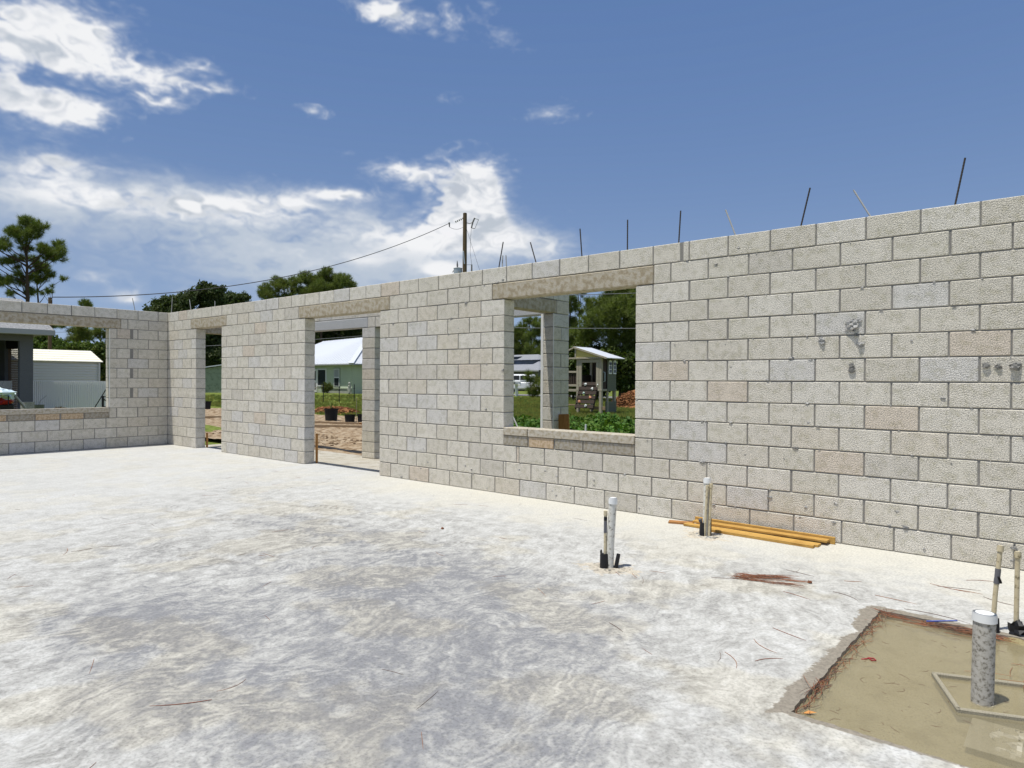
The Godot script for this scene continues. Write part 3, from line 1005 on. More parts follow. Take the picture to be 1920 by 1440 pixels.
func build_floor() -> void:
	var st := tool()
	var up := Vector3.UP
	var hx0 := 14.19
	var hx1 := 15.90
	var hz0 := 1.70
	var hz1 := 3.40
	var ox0 := 13.9
	var ox1 := 16.2
	var oz0 := 1.4
	var oz1 := 3.7
	for r in [[-0.2, -0.2, 19.0, oz0], [-0.2, oz1, 19.0, 12.0], [-0.2, oz0, ox0, oz1], [ox1, oz0, 19.0, oz1]]:
		quad(st, Vector3(r[0], 0, r[1]), Vector3(r[2], 0, r[1]), Vector3(r[2], 0, r[3]), Vector3(r[0], 0, r[3]), up)
	var inner := []
	var outer := []
	var sides := [[Vector2(hx0, hz1), Vector2(hx0, hz0), Vector2(ox0, oz1), Vector2(ox0, oz0)], [Vector2(hx0, hz0), Vector2(hx1, hz0), Vector2(ox0, oz0), Vector2(ox1, oz0)], [Vector2(hx1, hz0), Vector2(hx1, hz1), Vector2(ox1, oz0), Vector2(ox1, oz1)], [Vector2(hx1, hz1), Vector2(hx0, hz1), Vector2(ox1, oz1), Vector2(ox0, oz1)]]
	for s in sides:
		for k in 60:
			var t := k / 60.0
			var pi: Vector2 = s[0].lerp(s[1], t)
			var nrm: Vector2 = (s[1] - s[0]).normalized().orthogonal()
			if k > 0:
				pi += nrm * rng.randf_range(-0.006, 0.006)
			inner.append(pi)
			outer.append(s[2].lerp(s[3], t))
	var n := inner.size()
	var wall := tool()
	for i in n:
		var a: Vector2 = inner[i]
		var b: Vector2 = inner[(i + 1) % n]
		var c: Vector2 = outer[(i + 1) % n]
		var d: Vector2 = outer[i]
		quad(st, Vector3(a.x, 0, a.y), Vector3(b.x, 0, b.y), Vector3(c.x, 0, c.y), Vector3(d.x, 0, d.y), up)
		var mid := Vector3((hx0 + hx1) * 0.5, 0, (hz0 + hz1) * 0.5)
		var q := Vector3((a.x + b.x) * 0.5, 0, (a.y + b.y) * 0.5)
		quad(wall, Vector3(a.x, 0, a.y), Vector3(b.x, 0, b.y), Vector3(b.x, -0.12, b.y), Vector3(a.x, -0.12, a.y), (mid - q).normalized())
	# outer sides of the slab
	quad(st, Vector3(-0.2, 0, -0.2), Vector3(19, 0, -0.2), Vector3(19, -0.35, -0.2), Vector3(-0.2, -0.35, -0.2), Vector3(0, 0, -1))
	quad(st, Vector3(-0.2, 0, -0.2), Vector3(-0.2, 0, 12), Vector3(-0.2, -0.35, 12), Vector3(-0.2, -0.35, -0.2), Vector3(-1, 0, 0))
	quad(st, Vector3(19, 0, -0.2), Vector3(19, 0, 12), Vector3(19, -0.35, 12), Vector3(19, -0.35, -0.2), Vector3(1, 0, 0))
	quad(st, Vector3(-0.2, 0, 12), Vector3(19, 0, 12), Vector3(19, -0.35, 12), Vector3(-0.2, -0.35, 12), Vector3(0, 0, 1))
	structure("concrete_slab", st.commit(), M.slab)
	structure("pit_edge", wall.commit(), M.wet_concrete)
	# muddy bottom of the pit, then the water in it
	var mud := tool()
	var nz := fnl(FastNoiseLite.TYPE_SIMPLEX, 2.0, 77, 3)
	var Y := func(x: float, z: float) -> float:
		var edge := minf(x - hx0, minf(z - hz0, hz1 - z))
		return -0.062 + nz.get_noise_2d(x, z) * 0.008 + 0.045 * smooth(0.14, 0.0, z - hz0) * smooth(14.72, 14.84, x) + 0.012 * smooth(0.08, 0.0, edge)
	mud.set_smooth_group(0)
	for i in 34:
		for j in 34:
			var x := hx0 - 0.02 + i * 0.052
			var z := hz0 - 0.02 + j * 0.0518
			var a := Vector3(x, Y.call(x, z), z)
			var b := Vector3(x + 0.052, Y.call(x + 0.052, z), z)
			var c := Vector3(x + 0.052, Y.call(x + 0.052, z + 0.0518), z + 0.0518)
			var d := Vector3(x, Y.call(x, z + 0.0518), z + 0.0518)
			quad_auto(mud, a, b, c, d, Vector3(x, -5, z))
	structure("pit_bottom", mud.commit(), M.mud)
	var ws := tool()
	quad(ws, Vector3(hx0 - 0.004, -0.021, hz0 - 0.004), Vector3(hx1, -0.021, hz0 - 0.004), Vector3(hx1, -0.021, hz1 + 0.004), Vector3(hx0 - 0.004, -0.021, hz1 + 0.004), up)
	structure("water", ws.commit(), M.water)
	# porch floor
	structure("porch_slab", sharp_box(Vector3(-0.4, -0.34, -2.115), Vector3(9.25, -0.12, -0.202)), M.porch)

func needle_into(st: SurfaceTool, at: Vector3, turn: float, length: float, bend: float, r: float, lift := 0.0) -> void:
	var pts := []
	for i in 6:
		var t := i / 5.0 - 0.5
		var a := turn + bend * t
		var p := Vector3(cos(turn) * t * length, 0, sin(turn) * t * length) + Vector3(-sin(turn), 0, cos(turn)) * bend * length * 0.25 * (0.25 - t * t) * 4.0
		pts.append(at + p + Vector3(0, r + lift * (0.5 + t), 0))
	add_tube(st, pts, [r * 0.7, r, r, r, r * 0.8, r * 0.4], 4, false)

func build_plumbing() -> void:
	# white drain stub nearest the middle of the floor
	var a := thing("drain_pipe", "leaning white drain stub with a black sleeve, standing alone on the slab", "pipe", Vector3(12.40, 0, 1.985))
	part("riser", tube([Vector3(0, -0.02, 0), Vector3(0.004, 0.2, -0.006), Vector3(0.02, 0.50, -0.012)], [0.030, 0.030, 0.030], 16), M.pvc_white, a)
	part("cap", tube([Vector3(0.0193, 0.485, -0.012), Vector3(0.0205, 0.515, -0.0123), Vector3(0.021, 0.528, -0.0124), Vector3(0.021, 0.531, -0.0125)], [0.0345, 0.0345, 0.032, 0.025], 16), M.pvc_cap, a)
	part("water_line", tube([Vector3(-0.022, 0.0, 0.030), Vector3(-0.024, 0.40, 0.022)], 0.0115, 10), M.cpvc, a)
	part("line_cap", tube([Vector3(-0.024, 0.395, 0.022), Vector3(-0.024, 0.430, 0.022)], 0.0155, 10), M.cpvc, a)
	part("tape", tube([Vector3(-0.0238, 0.355, 0.0228), Vector3(-0.0239, 0.385, 0.0222)], 0.0132, 10), M.black_plastic, a)
	part("tape", tube([Vector3(-0.0233, 0.265, 0.0250), Vector3(-0.0238, 0.353, 0.0228)], 0.0126, 10), M.gray_tape, a)
	part("sleeve", tube([Vector3(-0.028, -0.01, 0.034), Vector3(-0.026, 0.03, 0.034), Vector3(-0.028, 0.105, 0.032), Vector3(-0.028, 0.106, 0.032)], [0.032, 0.033, 0.031, 0.024], 12), M.black_plastic, a)
	part("sleeve", bevel_box(Vector3(0.012, 0.10, 0.03), 0.003), M.black_plastic, a, Vector3(-0.062, 0.075, 0.014), Vector3(0.1, 0.4, 0.08))
	part("stub", tube([Vector3(0.042, -0.01, -0.02), Vector3(0.058, 0.09, -0.030), Vector3(0.060, 0.105, -0.031), Vector3(0.0605, 0.107, -0.0312)], [0.0150, 0.0150, 0.0145, 0.008], 12), M.black_plastic, a)
	for k in 7:
		part("crumb", lump_mesh(Vector3(0.012, 0.006, 0.010) * rng.randf_range(0.5, 1.3), 500 + k, 0.6, 4, 6), M.lump if k % 2 == 0 else M.dark_lump, a, Vector3(rng.randf_range(-0.07, 0.11), 0.003, rng.randf_range(-0.05, 0.10)))
	# white drain stub beside the boards
	var b := thing("drain_pipe", "white drain stub with two tan lines taped to it, in front of the boards", "pipe", Vector3(12.49, 0, 0.462))
	part("riser", tube([Vector3(0, -0.02, 0), Vector3(0.01, 0.505, -0.004)], 0.0315, 16), M.pvc_dirty if false else M.pvc_white, b)
	part("cap", tube([Vector3(0.0095, 0.480, -0.004), Vector3(0.01, 0.512, -0.004), Vector3(0.01, 0.524, -0.004), Vector3(0.01, 0.527, -0.004)], [0.0355, 0.0355, 0.033, 0.026], 16), M.pvc_cap, b)
	part("water_line", tube([Vector3(0.006, 0.0, 0.046), Vector3(0.030, 0.44, 0.040)], 0.0115, 10), M.cpvc, b)
	part("line_cap", tube([Vector3(0.0297, 0.430, 0.040), Vector3(0.031, 0.465, 0.040)], 0.0155, 10), M.cpvc, b)
	part("water_line", tube([Vector3(0.040, 0.0, 0.020), Vector3(0.055, 0.455, 0.016)], 0.0115, 10), M.cpvc, b)
	part("line_cap", tube([Vector3(0.055, 0.445, 0.016), Vector3(0.056, 0.480, 0.016)], 0.0155, 10), M.cpvc, b)
	part("sleeve", tube([Vector3(-0.012, -0.01, 0.040), Vector3(-0.014, 0.03, 0.040), Vector3(-0.010, 0.115, 0.036), Vector3(-0.010, 0.116, 0.036)], [0.029, 0.030, 0.028, 0.02], 12), M.black_plastic, b)
	part("sleeve", bevel_box(Vector3(0.010, 0.17, 0.026), 0.003), M.black_plastic, b, Vector3(0.047, 0.08, -0.004), Vector3(0, 0.3, 0))
	part("sleeve", bevel_box(Vector3(0.03, 0.035, 0.02), 0.004), M.gray_tape, b, Vector3(-0.044, 0.13, 0.02), Vector3(0.2, 0.3, 0.3))
	for k in 9:
		part("crumb", lump_mesh(Vector3(0.012, 0.006, 0.012) * rng.randf_range(0.5, 1.4), 520 + k, 0.6, 4, 6), M.lump if k % 2 == 0 else M.dark_lump, b, Vector3(rng.randf_range(-0.09, 0.14), 0.003, rng.randf_range(-0.02, 0.11)))
	# the capped pipe standing in the water
	var c := thing("drain_pipe", "thick dirty grey pipe with a white cap standing in the pit water", "pipe", Vector3(14.805, -0.06, 2.70))
	part("riser", tube([Vector3(-0.002, 0, 0), Vector3(0.004, 0.42, -0.006)], 0.0440, 20), M.pvc_dirty, c)
	part("cap", tube([Vector3(0.004, 0.405, -0.006), Vector3(0.0043, 0.435, -0.0062), Vector3(0.0044, 0.4415, -0.0063), Vector3(0.0044, 0.4425, -0.0063)], [0.0485, 0.0485, 0.046, 0.036], 20), M.pvc_cap, c)
	part("grout_ring", lump_mesh(Vector3(0.055, 0.045, 0.055), 540, 0.5), M.tray, c, Vector3(-0.002, 0.005, 0))
	# two tan water lines at the pit's far edge
	var d := thing("water_pipe", "tan water line wrapped in dark tape, behind the capped pipe", "pipe", Vector3(14.755, -0.03, 1.665))
	part("riser", tube([Vector3(0, 0, 0), Vector3(0.012, 0.24, -0.012), Vector3(0.032, 0.50, -0.030)], 0.0125, 12), M.cpvc, d)
	part("cap", tube([Vector3(0.031, 0.485, -0.029), Vector3(0.034, 0.515, -0.031), Vector3(0.0342, 0.518, -0.0312)], [0.0175, 0.0175, 0.012], 12), M.cpvc, d)
	part("tape", tube([Vector3(0.0165, 0.30, -0.0165), Vector3(0.020, 0.335, -0.018), Vector3(0.0235, 0.385, -0.0225)], [0.0155, 0.0145, 0.0150], 9), M.gray_tape, d)
	part("tape", bevel_box(Vector3(0.012, 0.045, 0.018), 0.003), M.black_plastic, d, Vector3(0.031, 0.325, -0.014), Vector3(0.2, 0.5, 0.4))
	part("sleeve", tube([Vector3(0.022, -0.03, 0.018), Vector3(0.020, 0.11, 0.012)], [0.017, 0.014], 9), M.black_plastic, d)
	var e := thing("water_pipe", "tan water line rising from a black wrapped lump at right edge", "pipe", Vector3(14.862, -0.03, 1.630))
	part("riser", tube([Vector3(0, 0, 0), Vector3(0.004, 0.475, -0.010)], 0.0125, 12), M.cpvc, e)
	part("cap", tube([Vector3(0.004, 0.46, -0.0095), Vector3(0.0045, 0.49, -0.0105), Vector3(0.0045, 0.494, -0.0106)], [0.0175, 0.0175, 0.012], 12), M.cpvc, e)
	part("wrap", lump_mesh(Vector3(0.042, 0.045, 0.036), 541, 0.9), M.black_plastic, e, Vector3(0.004, 0.055, 0.012))
	part("wrap", bevel_box(Vector3(0.010, 0.075, 0.03), 0.003), M.black_plastic, e, Vector3(0.042, 0.085, 0.0), Vector3(0.1, 0.2, -0.2))
	for k in 8:
		part("crumb", lump_mesh(Vector3(0.020, 0.014, 0.020) * rng.randf_range(0.6, 1.3), 550 + k, 0.7, 4, 6), M.dark_lump, e, Vector3(rng.randf_range(-0.06, 0.06), 0.006, rng.randf_range(0.02, 0.08)))

func build_floor_items() -> void:
	# boards along the wall
	var bd := [["pine_board", Vector3(12.20, 0.040, 0.060), Vector3(13.50, 0.032, 0.060), 0.022, 0.062, "yellow board standing on edge nearest the block wall in the stack"],
		["pine_board_b", Vector3(12.22, 0.040, 0.128), Vector3(13.46, 0.034, 0.118), 0.088, 0.020, "yellow board leaning in the middle of the stack by the wall"],
		["pine_board", Vector3(12.16, 0.014, 0.200), Vector3(13.42, 0.012, 0.235), 0.088, 0.021, "flat yellow board in the stack, second from the front"],
		["pine_board_b", Vector3(12.36, 0.014, 0.292), Vector3(13.40, 0.013, 0.322), 0.045, 0.026, "narrow yellow board at the very front of the stack"]]
	for k in bd.size():
		var v: Array = bd[k]
		var st := tool()
		var mid: Vector3 = (v[1] + v[2]) * 0.5
		add_bar(st, v[1] - mid, v[2] - mid, v[3], v[4], 0.002)
		var o := part(numbered("lumber_board"), st.commit(), M[v[0]], self, mid)
		meta(o, v[5], "board", "yellow boards stacked by the wall")
	var rbm := tool()
	add_bar(rbm, Vector3(-0.115, 0, 0.035), Vector3(0.115, 0, -0.045), 0.085, 0.020, 0.002)
	var ro := part(numbered("lumber_board"), rbm.commit(), M.red_board, self, Vector3(12.095, 0.0105, 0.160), Vector3(0, 0, 0))
	meta(ro, "short reddish brown board offcut lying left of the board stack", "board")
	# pine straw clump
	var cl := thing("pine_straw_clump", "tangled reddish brown clump of pine straw lying on the slab", "pine straw", Vector3(13.42, 0, 1.52))
	var sts := [tool(), tool(), tool()]
	var axis := Vector2(0.78, -0.50).normalized()       # its long axis on the floor, to the right in the picture
	var angle := atan2(axis.y, axis.x)
	for k in 95:
		var t := rng.randf_range(-0.5, 0.5)
		var u := rng.randfn(0.0, 1.0)
		var at := Vector3(axis.x * t * 0.30 - axis.y * (u * 0.024 - 0.045), rng.randf() * 0.018, axis.y * t * 0.30 + axis.x * (u * 0.024 - 0.045))
		needle_into(sts[k % 3], at, angle + rng.randfn(0.0, 0.18), rng.randf_range(0.10, 0.24), rng.randf_range(-0.5, 0.5), 0.0010, rng.randf_range(-0.008, 0.012))
	for k in 46:
		var t := rng.randf_range(-0.5, 0.5)
		var side := 0.015 + (t + 0.5) * 0.125 + rng.randfn(0.0, 0.009)
		var at := Vector3(axis.x * t * 0.36 - axis.y * side, rng.randf() * 0.010, axis.y * t * 0.36 + axis.x * side)
		needle_into(sts[k % 3], at, angle + 0.36 + rng.randfn(0.0, 0.12), rng.randf_range(0.10, 0.2), rng.randf_range(-0.5, 0.4), 0.0010, 0.004)
	for k in 26:
		var at := Vector3(-axis.x * 0.17 + rng.randfn(0, 0.02), rng.randf() * 0.02, -axis.y * 0.17 + rng.randfn(0, 0.02))
		needle_into(sts[k % 3], at, rng.randf() * TAU, rng.randf_range(0.05, 0.12), rng.randf_range(-1.6, 1.6), 0.0010, 0.012)
	for k in 9:
		needle_into(sts[k % 3], Vector3(axis.x * 0.22, 0.004, axis.y * 0.22 + 0.03), angle + rng.randf_range(-0.1, 0.6), 0.16, rng.randf_range(-0.4, 0.4), 0.0012, 0.006)
	needle_into(sts[2], Vector3(-axis.x * 0.28, 0.001, -axis.y * 0.28 + 0.01), angle + 0.05, 0.2, 0.1, 0.0012)
	for k in 3:
		part("needles", sts[k].commit(), M[["needle_a", "needle_b", "needle_c"][k]], cl).set_meta("kind", "stuff")
	part("bud", lump_mesh(Vector3(0.016, 0.010, 0.012), 560, 0.6, 5, 8), M.leaf_brown, cl, Vector3(axis.x * 0.31, 0.010, axis.y * 0.31 + 0.05))
	# scattered single needles
	var sc := [tool(), tool(), tool()]
	var known := [[12.14, 5.07, 2.2, 0.25], [8.81, 4.53, 0.4, 0.25], [8.85, 4.42, 1.6, 0.16], [13.93, 2.92, -0.9, 0.16], [13.78, 3.05, 0.9, 0.2], [13.1, 3.04, 0.5, 0.16], [13.89, 2.49, 0.35, 0.22], [13.90, 1.15, -0.6, 0.12], [13.55, 1.19, 0.2, 0.22], [14.60, 0.54, -0.5, 0.2], [14.22, 1.41, 0.1, 0.25], [14.47, 1.60, 0.12, 0.35], [12.54, 2.10, 0.7, 0.1], [12.66, 2.06, 0.75, 0.12], [14.5, 0.85, -0.3, 0.25], [14.45, 0.88, 0.25, 0.25], [14.55, 0.9, 0.0, 0.18], [13.95, 1.55, 0.5, 0.2], [13.7, 1.75, 0.3, 0.2], [13.85, 2.75, 0.6, 0.2], [14.75, 1.0, 0.4, 0.22]]
	for k in known.size():
		var v: Array = known[k]
		needle_into(sc[k % 3], Vector3(v[0], 0.0005, v[1]), v[2], v[3], rng.randf_range(-0.5, 0.5), 0.0016)
	for k in 75:
		var x := rng.randf_range(5.0, 15.0)
		var z := rng.randf_range(0.15, 5.6)
		if x > 14.0 and z > 1.6:
			continue
		needle_into(sc[k % 3], Vector3(x, 0.0005, z), rng.randf() * TAU, rng.randf_range(0.08, 0.2), rng.randfn(0.0, 0.25), 0.0010)
	var scn := thing("pine_needles", "single dry pine needles scattered over the concrete slab", "pine needles", Vector3(12, 0, 3))
	scn.set_meta("kind", "stuff")
	for k in 3:
		var o := part("needles", sc[k].commit(), M[["needle_a", "needle_b", "needle_c"][k]], scn, -scn.position)
		o.set_meta("kind", "stuff")
	# litter along the pit's edges and in the water
	var lt := thing("pine_litter", "wet pine needles and twigs caught along the edges of the pit", "pine needles", Vector3(14.6, -0.03, 2.4))
	lt.set_meta("kind", "stuff")
	var ls := [tool(), tool(), tool()]
	for k in 110:
		var at := Vector3(rng.randf_range(14.22, 14.85), -0.020 + rng.randf() * 0.02, 1.72 + absf(rng.randfn(0.0, 0.035)))
		if k % 3 != 0:
			at.x = rng.randf_range(14.42, 14.82)
		needle_into(ls[k % 3], at, rng.randfn(0.12, 0.25), rng.randf_range(0.06, 0.2), rng.randf_range(-0.5, 0.5), 0.0013, rng.randf_range(-0.01, 0.015))
	for k in 130:
		var at := Vector3(14.20 + absf(rng.randfn(0.0, 0.016)), -0.020 + rng.randf() * 0.012, rng.randf_range(1.74, 3.38))
		needle_into(ls[k % 3], at, PI / 2 + rng.randfn(0.0, 0.35), rng.randf_range(0.05, 0.15), rng.randf_range(-0.5, 0.5), 0.0012, rng.randf_range(-0.006, 0.012))
	for k in 16:
		var c2: Vector3 = [Vector3(14.20, 0.004, 3.08), Vector3(14.22, 0.004, 1.76)][k % 2]
		needle_into(ls[k % 3], c2 + Vector3(rng.randfn(0, 0.02), rng.randf() * 0.012, rng.randfn(0, 0.03)), rng.randf_range(0.1, 2.2), rng.randf_range(0.1, 0.22), rng.randf_range(-0.5, 0.5), 0.0012, rng.randf_range(-0.012, 0.03))
	for k in 70:
		needle_into(ls[2], Vector3(rng.randf_range(14.25, 15.3), -0.0215, rng.randf_range(1.8, 3.35)), rng.randf() * TAU, rng.randf_range(0.01, 0.07), rng.randf_range(-1.2, 1.2), 0.0010)
	for k in 10:
		needle_into(ls[1], Vector3(14.95 + rng.randfn(0, 0.06), -0.019, 2.25 + rng.randfn(0, 0.08)), rng.randf_range(-0.3, 1.6), rng.randf_range(0.1, 0.2), rng.randf_range(-0.4, 0.4), 0.0011, 0.01)
	for k in 3:
		part("needles", ls[k].commit(), M[["needle_a", "needle_b", "needle_c"][k]], lt, -lt.position).set_meta("kind", "stuff")
	# small litter
	var bs := part(numbered("plastic_straw"), tube([Vector3(-0.075, 0.012, 0.018), Vector3(0.075, 0.040, -0.020)], 0.0045, 8), M.blue_plastic, self, Vector3(14.52, -0.004, 1.745))
	meta(bs, "thin blue plastic tube lying on needles at the pit edge", "tube")
	var rp := part(numbered("ribbon"), tube([Vector3(-0.03, 0, 0.02), Vector3(-0.01, 0.004, 0.01), Vector3(0.0, 0.005, -0.015), Vector3(0.02, 0.006, -0.02), Vector3(0.035, 0.006, 0.0), Vector3(0.02, 0.005, 0.012), Vector3(0.0, 0.004, -0.01)], 0.0035, 6), M.red_plastic, self, Vector3(14.30, -0.022, 2.52))
	meta(rp, "curled dark red plastic strip floating in the pit water", "plastic strip")
	var lf := tool()
	for s: float in [-1.0, 1.0]:
		quad_auto(lf, Vector3(-0.03, 0, 0), Vector3(0.0, 0.006, 0.012 * s), Vector3(0.032, 0.004, 0), Vector3(0, 0.001, 0), Vector3(0, -1, 0))
	var lo := part(numbered("fallen_leaf"), lf.commit(), M.leaf_orange, self, Vector3(14.245, -0.016, 3.33), Vector3(0.1, 0.5, 0.1))
	meta(lo, "orange fallen leaf at the near corner of the pit", "leaf")
	var lb := part(numbered("fallen_leaf"), lump_mesh(Vector3(0.020, 0.012, 0.014), 571, 0.9, 4, 6), M.leaf_brown, self, Vector3(10.495, 0.008, 1.905))
	meta(lb, "crumpled brown leaf alone in the middle of the slab", "leaf")
	# square tray round the capped pipe, just under the surface
	var tr := thing("drain_tray", "square muddy plastic tray around the capped pipe in the water", "tray", Vector3(14.84, -0.026, 2.63), 0.385)
	for k in 4:
		var a := k * PI / 2
		part("rim", bevel_box(Vector3(0.40, 0.030, 0.020), 0.005), M.tray, tr, Vector3(sin(a) * 0.19, 0.008, cos(a) * 0.19), Vector3(0, a, 0))
	part("base", bevel_box(Vector3(0.37, 0.006, 0.37), 0.002), M.mud, tr, Vector3(0, -0.004, 0))
	# crumpled film near the frame's corner
	var fm := tool()
	var fnz := fnl(FastNoiseLite.TYPE_SIMPLEX, 5.0, 88, 3)
	fm.set_smooth_group(0)
	for i in 24:
		for j in 24:
			var P := func(ii: int, jj: int) -> Vector3:
				var x := -0.2 + ii * 0.4 / 24
				var z := -0.15 + jj * 0.3 / 24
				var r := Vector2(x, z * 1.2).length()
				return Vector3(x, -0.006 + 0.026 * (0.5 + 0.5 * sin(r * 62.0 + fnz.get_noise_2d(x, z) * 5.0)) * smooth(0.23, 0.06, r), z)
			quad_auto(fm, P.call(i, j), P.call(i + 1, j), P.call(i + 1, j + 1), P.call(i, j + 1), Vector3(0, -5, 0))
	var fo := part(numbered("plastic_film"), fm.commit(), M.film, self, Vector3(14.985, -0.026, 3.02))
	meta(fo, "crumpled muddy plastic film in the water nearest the right corner", "film")
	# form stakes left at the doorways, and the dark strip on the slab's edge
	var s1 := part(numbered("form_stake"), bevel_box(Vector3(0.030, 0.62, 0.035), 0.003), M.brown_board, self, Vector3(5.238, 0.19, -0.229))
	meta(s1, "orange brown wooden stake standing at the wide doorway's left jamb", "stake")
	var s2 := part(numbered("form_stake"), bevel_box(Vector3(0.030, 0.42, 0.035), 0.003), M.brown_board, self, Vector3(1.318, 0.09, -0.229))
	meta(s2, "short orange brown wooden stake at the narrow doorway's left jamb", "stake")
	var bk := part(numbered("edge_strip"), sharp_box(Vector3(5.26, -0.03, -0.2085), Vector3(7.185, 0.010, -0.2025)), M.gray_tape, self)
	meta(bk, "thin dark strip along the slab edge in the wide doorway", "strip")
	# board leaning on the porch post, white stick in the window
	var lbm := tool()
	add_bar(lbm, Vector3(0.06, -0.52, 0), Vector3(0, 0.50, 0), 0.30, 0.025, 0.003)
	var lbo := part(numbered("leaning_board"), lbm.commit(), M.brown_board, self, Vector3(9.068, 0.408, -1.965), Vector3(0, 0, 0))
	meta(lbo, "orange brown plank propped upright against the porch post", "board")
	var ws := part(numbered("white_stick"), tube([Vector3(0.78, -1.60, -0.37), Vector3(0.42, -0.80, -0.20), Vector3(0.10, 0.0, -0.01)], 0.011, 8), M.pvc_cap, self, Vector3(8.02, 1.485, -1.50))
	meta(ws, "thin white plastic stick slanting behind the window sill", "stick")
	var wt := part(numbered("white_stick"), tube([Vector3(0, -1.02, 0), Vector3(0.03, 0.03, 0)], 0.012, 8), M.pvc_cap, self, Vector3(10.07, 0.81, -1.11))
	meta(wt, "white stake tip just showing above the window sill", "stick")

# ---------------------------------------------------------------- ground and plants

func sand_edge(z: float) -> float:
	return 1.9 + 3.9 * smooth(-5.4, -2.6, z)

func build_ground() -> void:
	var ax := []
	for i in range(-40, 41):
		ax.append(signf(i) * pow(absf(i) / 40.0, 2.4) * 330.0)
	var nz := fnl(FastNoiseLite.TYPE_SIMPLEX, 0.15, 5, 3)
	var P := func(i: int, j: int) -> Vector3:
		var x: float = ax[i] + 2.0
		var z: float = ax[j] - 4.0
		return Vector3(x, ground_y(x, z) - 0.06 * smooth(0.6, -0.9, x - sand_edge(z)) * smooth(-28.0, -25.0, x) * smooth(-13.0, -11.0, z) + nz.get_noise_2d(x, z) * 0.03 * smooth(4.0, 12.0, Vector2(x - 8, z - 3).length() - 8.0), z)
	var st := tool()
	st.set_smooth_group(0)
	for i in 80:
		for j in 80:
			quad_auto(st, P.call(i, j), P.call(i + 1, j), P.call(i + 1, j + 1), P.call(i, j + 1), Vector3(ax[i] + 2.0, -50, ax[j] - 4.0))
	structure("ground", st.commit(), M.lawn)
	# churned sand beyond the porch, down to the form boards
	var sn := fnl(FastNoiseLite.TYPE_SIMPLEX, 0.9, 15, 4, 0.55)
	var S := func(i: int, j: int) -> Vector3:
		var x := -26.0 + i * 0.25
		var z := -11.6 + j * 0.12
		var edge := minf(minf(x + 26.0, sand_edge(z) - x), z + 11.6)
		var far := smooth(0.0, 0.6, edge + sn.get_noise_2d(x * 0.6, z * 0.6) * 0.5)
		return Vector3(x, -0.24 + 0.095 * far + sn.get_noise_2d(x * 0.8, z * 2.2) * 0.035 * far, z)
	st = tool()
	st.set_smooth_group(0)
	for i in 126:
		for j in 79:
			quad_auto(st, S.call(i, j), S.call(i + 1, j), S.call(i + 1, j + 1), S.call(i, j + 1), Vector3(-10, -50, -6))
	structure("sand", st.commit(), M.sand)
	var clods := []
	for k in 900:
		var band := k % 3
		var x := rng.randf_range(-6.0, 1.6)
		var z := -3.4 + rng.randfn(0.0, 0.35) - (0.9 if band == 1 else 0.0) if band < 2 else rng.randf_range(-9.5, -2.3)
		if z > -2.2:
			continue
		var s := rng.randf_range(0.010, 0.045) * (1.0 if band < 2 else 0.6)
		clods.append(Transform3D(rand_basis().scaled(Vector3(s, s * 0.6, s)), Vector3(x, -0.150, z)))
	for k in 250:
		var s := rng.randf_range(0.01, 0.04)
		clods.append(Transform3D(rand_basis().scaled(Vector3(s, s * 0.6, s)), Vector3(rng.randf_range(-16, -6), -0.150, rng.randf_range(-8.5, -2.4))))
	var co := multi(numbered("dirt_clods"), lump_mesh(Vector3.ONE, 601, 0.6, 4, 6), M.clod, clods, [], self)
	meta(co, "dark clods of soil scattered over the churned sand", "soil", "", "stuff")
	# road across the far side of the lawn
	st = tool()
	for i in 40:
		var x0 := -70.0 + i * 4.0
		var P2 := func(x: float, z: float) -> Vector3:
			return Vector3(x, ground_y(x, z) + 0.05, z)
		quad(st, P2.call(x0, -43.2), P2.call(x0 + 4.0, -43.2), P2.call(x0 + 4.0, -39.4), P2.call(x0, -39.4), Vector3.UP)
	structure("road", st.commit(), M.asphalt)

func blade_clump(blades: int, hgt: float, wide: float, sd: int) -> ArrayMesh:
	var r := RandomNumberGenerator.new()
	r.seed = sd
	var st := tool()
	for k in blades:
		var a := r.randf() * TAU
		var o := Vector3(cos(a), 0, sin(a)) * r.randf() * wide
		var d := Vector3(cos(a), 0, sin(a)).rotated(Vector3.UP, r.randf_range(-0.8, 0.8))
		var h := hgt * r.randf_range(0.5, 1.0)
		var side := Vector3(-d.z, 0, d.x) * 0.012
		var tip := o + d * h * r.randf_range(0.2, 0.7) + Vector3(0, h, 0)
		tri(st, o - side, o + side, tip, d)
	return st.commit()

func leaf_cluster(leaves: int, size: float, long: float, sd: int) -> ArrayMesh:
	# leaf-sized folded faces spread through a small ball
	var r := RandomNumberGenerator.new()
	r.seed = sd
	var st := tool()
	for k in leaves:
		var d := Vector3(r.randfn(), r.randfn(), r.randfn()).normalized()
		var o := d * r.randf_range(0.25, 1.0) * size
		var n := (d + Vector3(r.randfn(), r.randfn() + 0.7, r.randfn()) * 0.6).normalized()
		var u := n.cross(Vector3(r.randfn(), r.randfn(), r.randfn())).normalized()
		var v := n.cross(u)
		var L := long * r.randf_range(0.7, 1.2)
		var w := L * 0.30
		var fold := n * w * 0.35
		tri(st, o, o + u * L * 0.5 + v * w + fold, o + u * L, n)
		tri(st, o, o + u * L * 0.5 - v * w + fold, o + u * L, n)
	return st.commit()

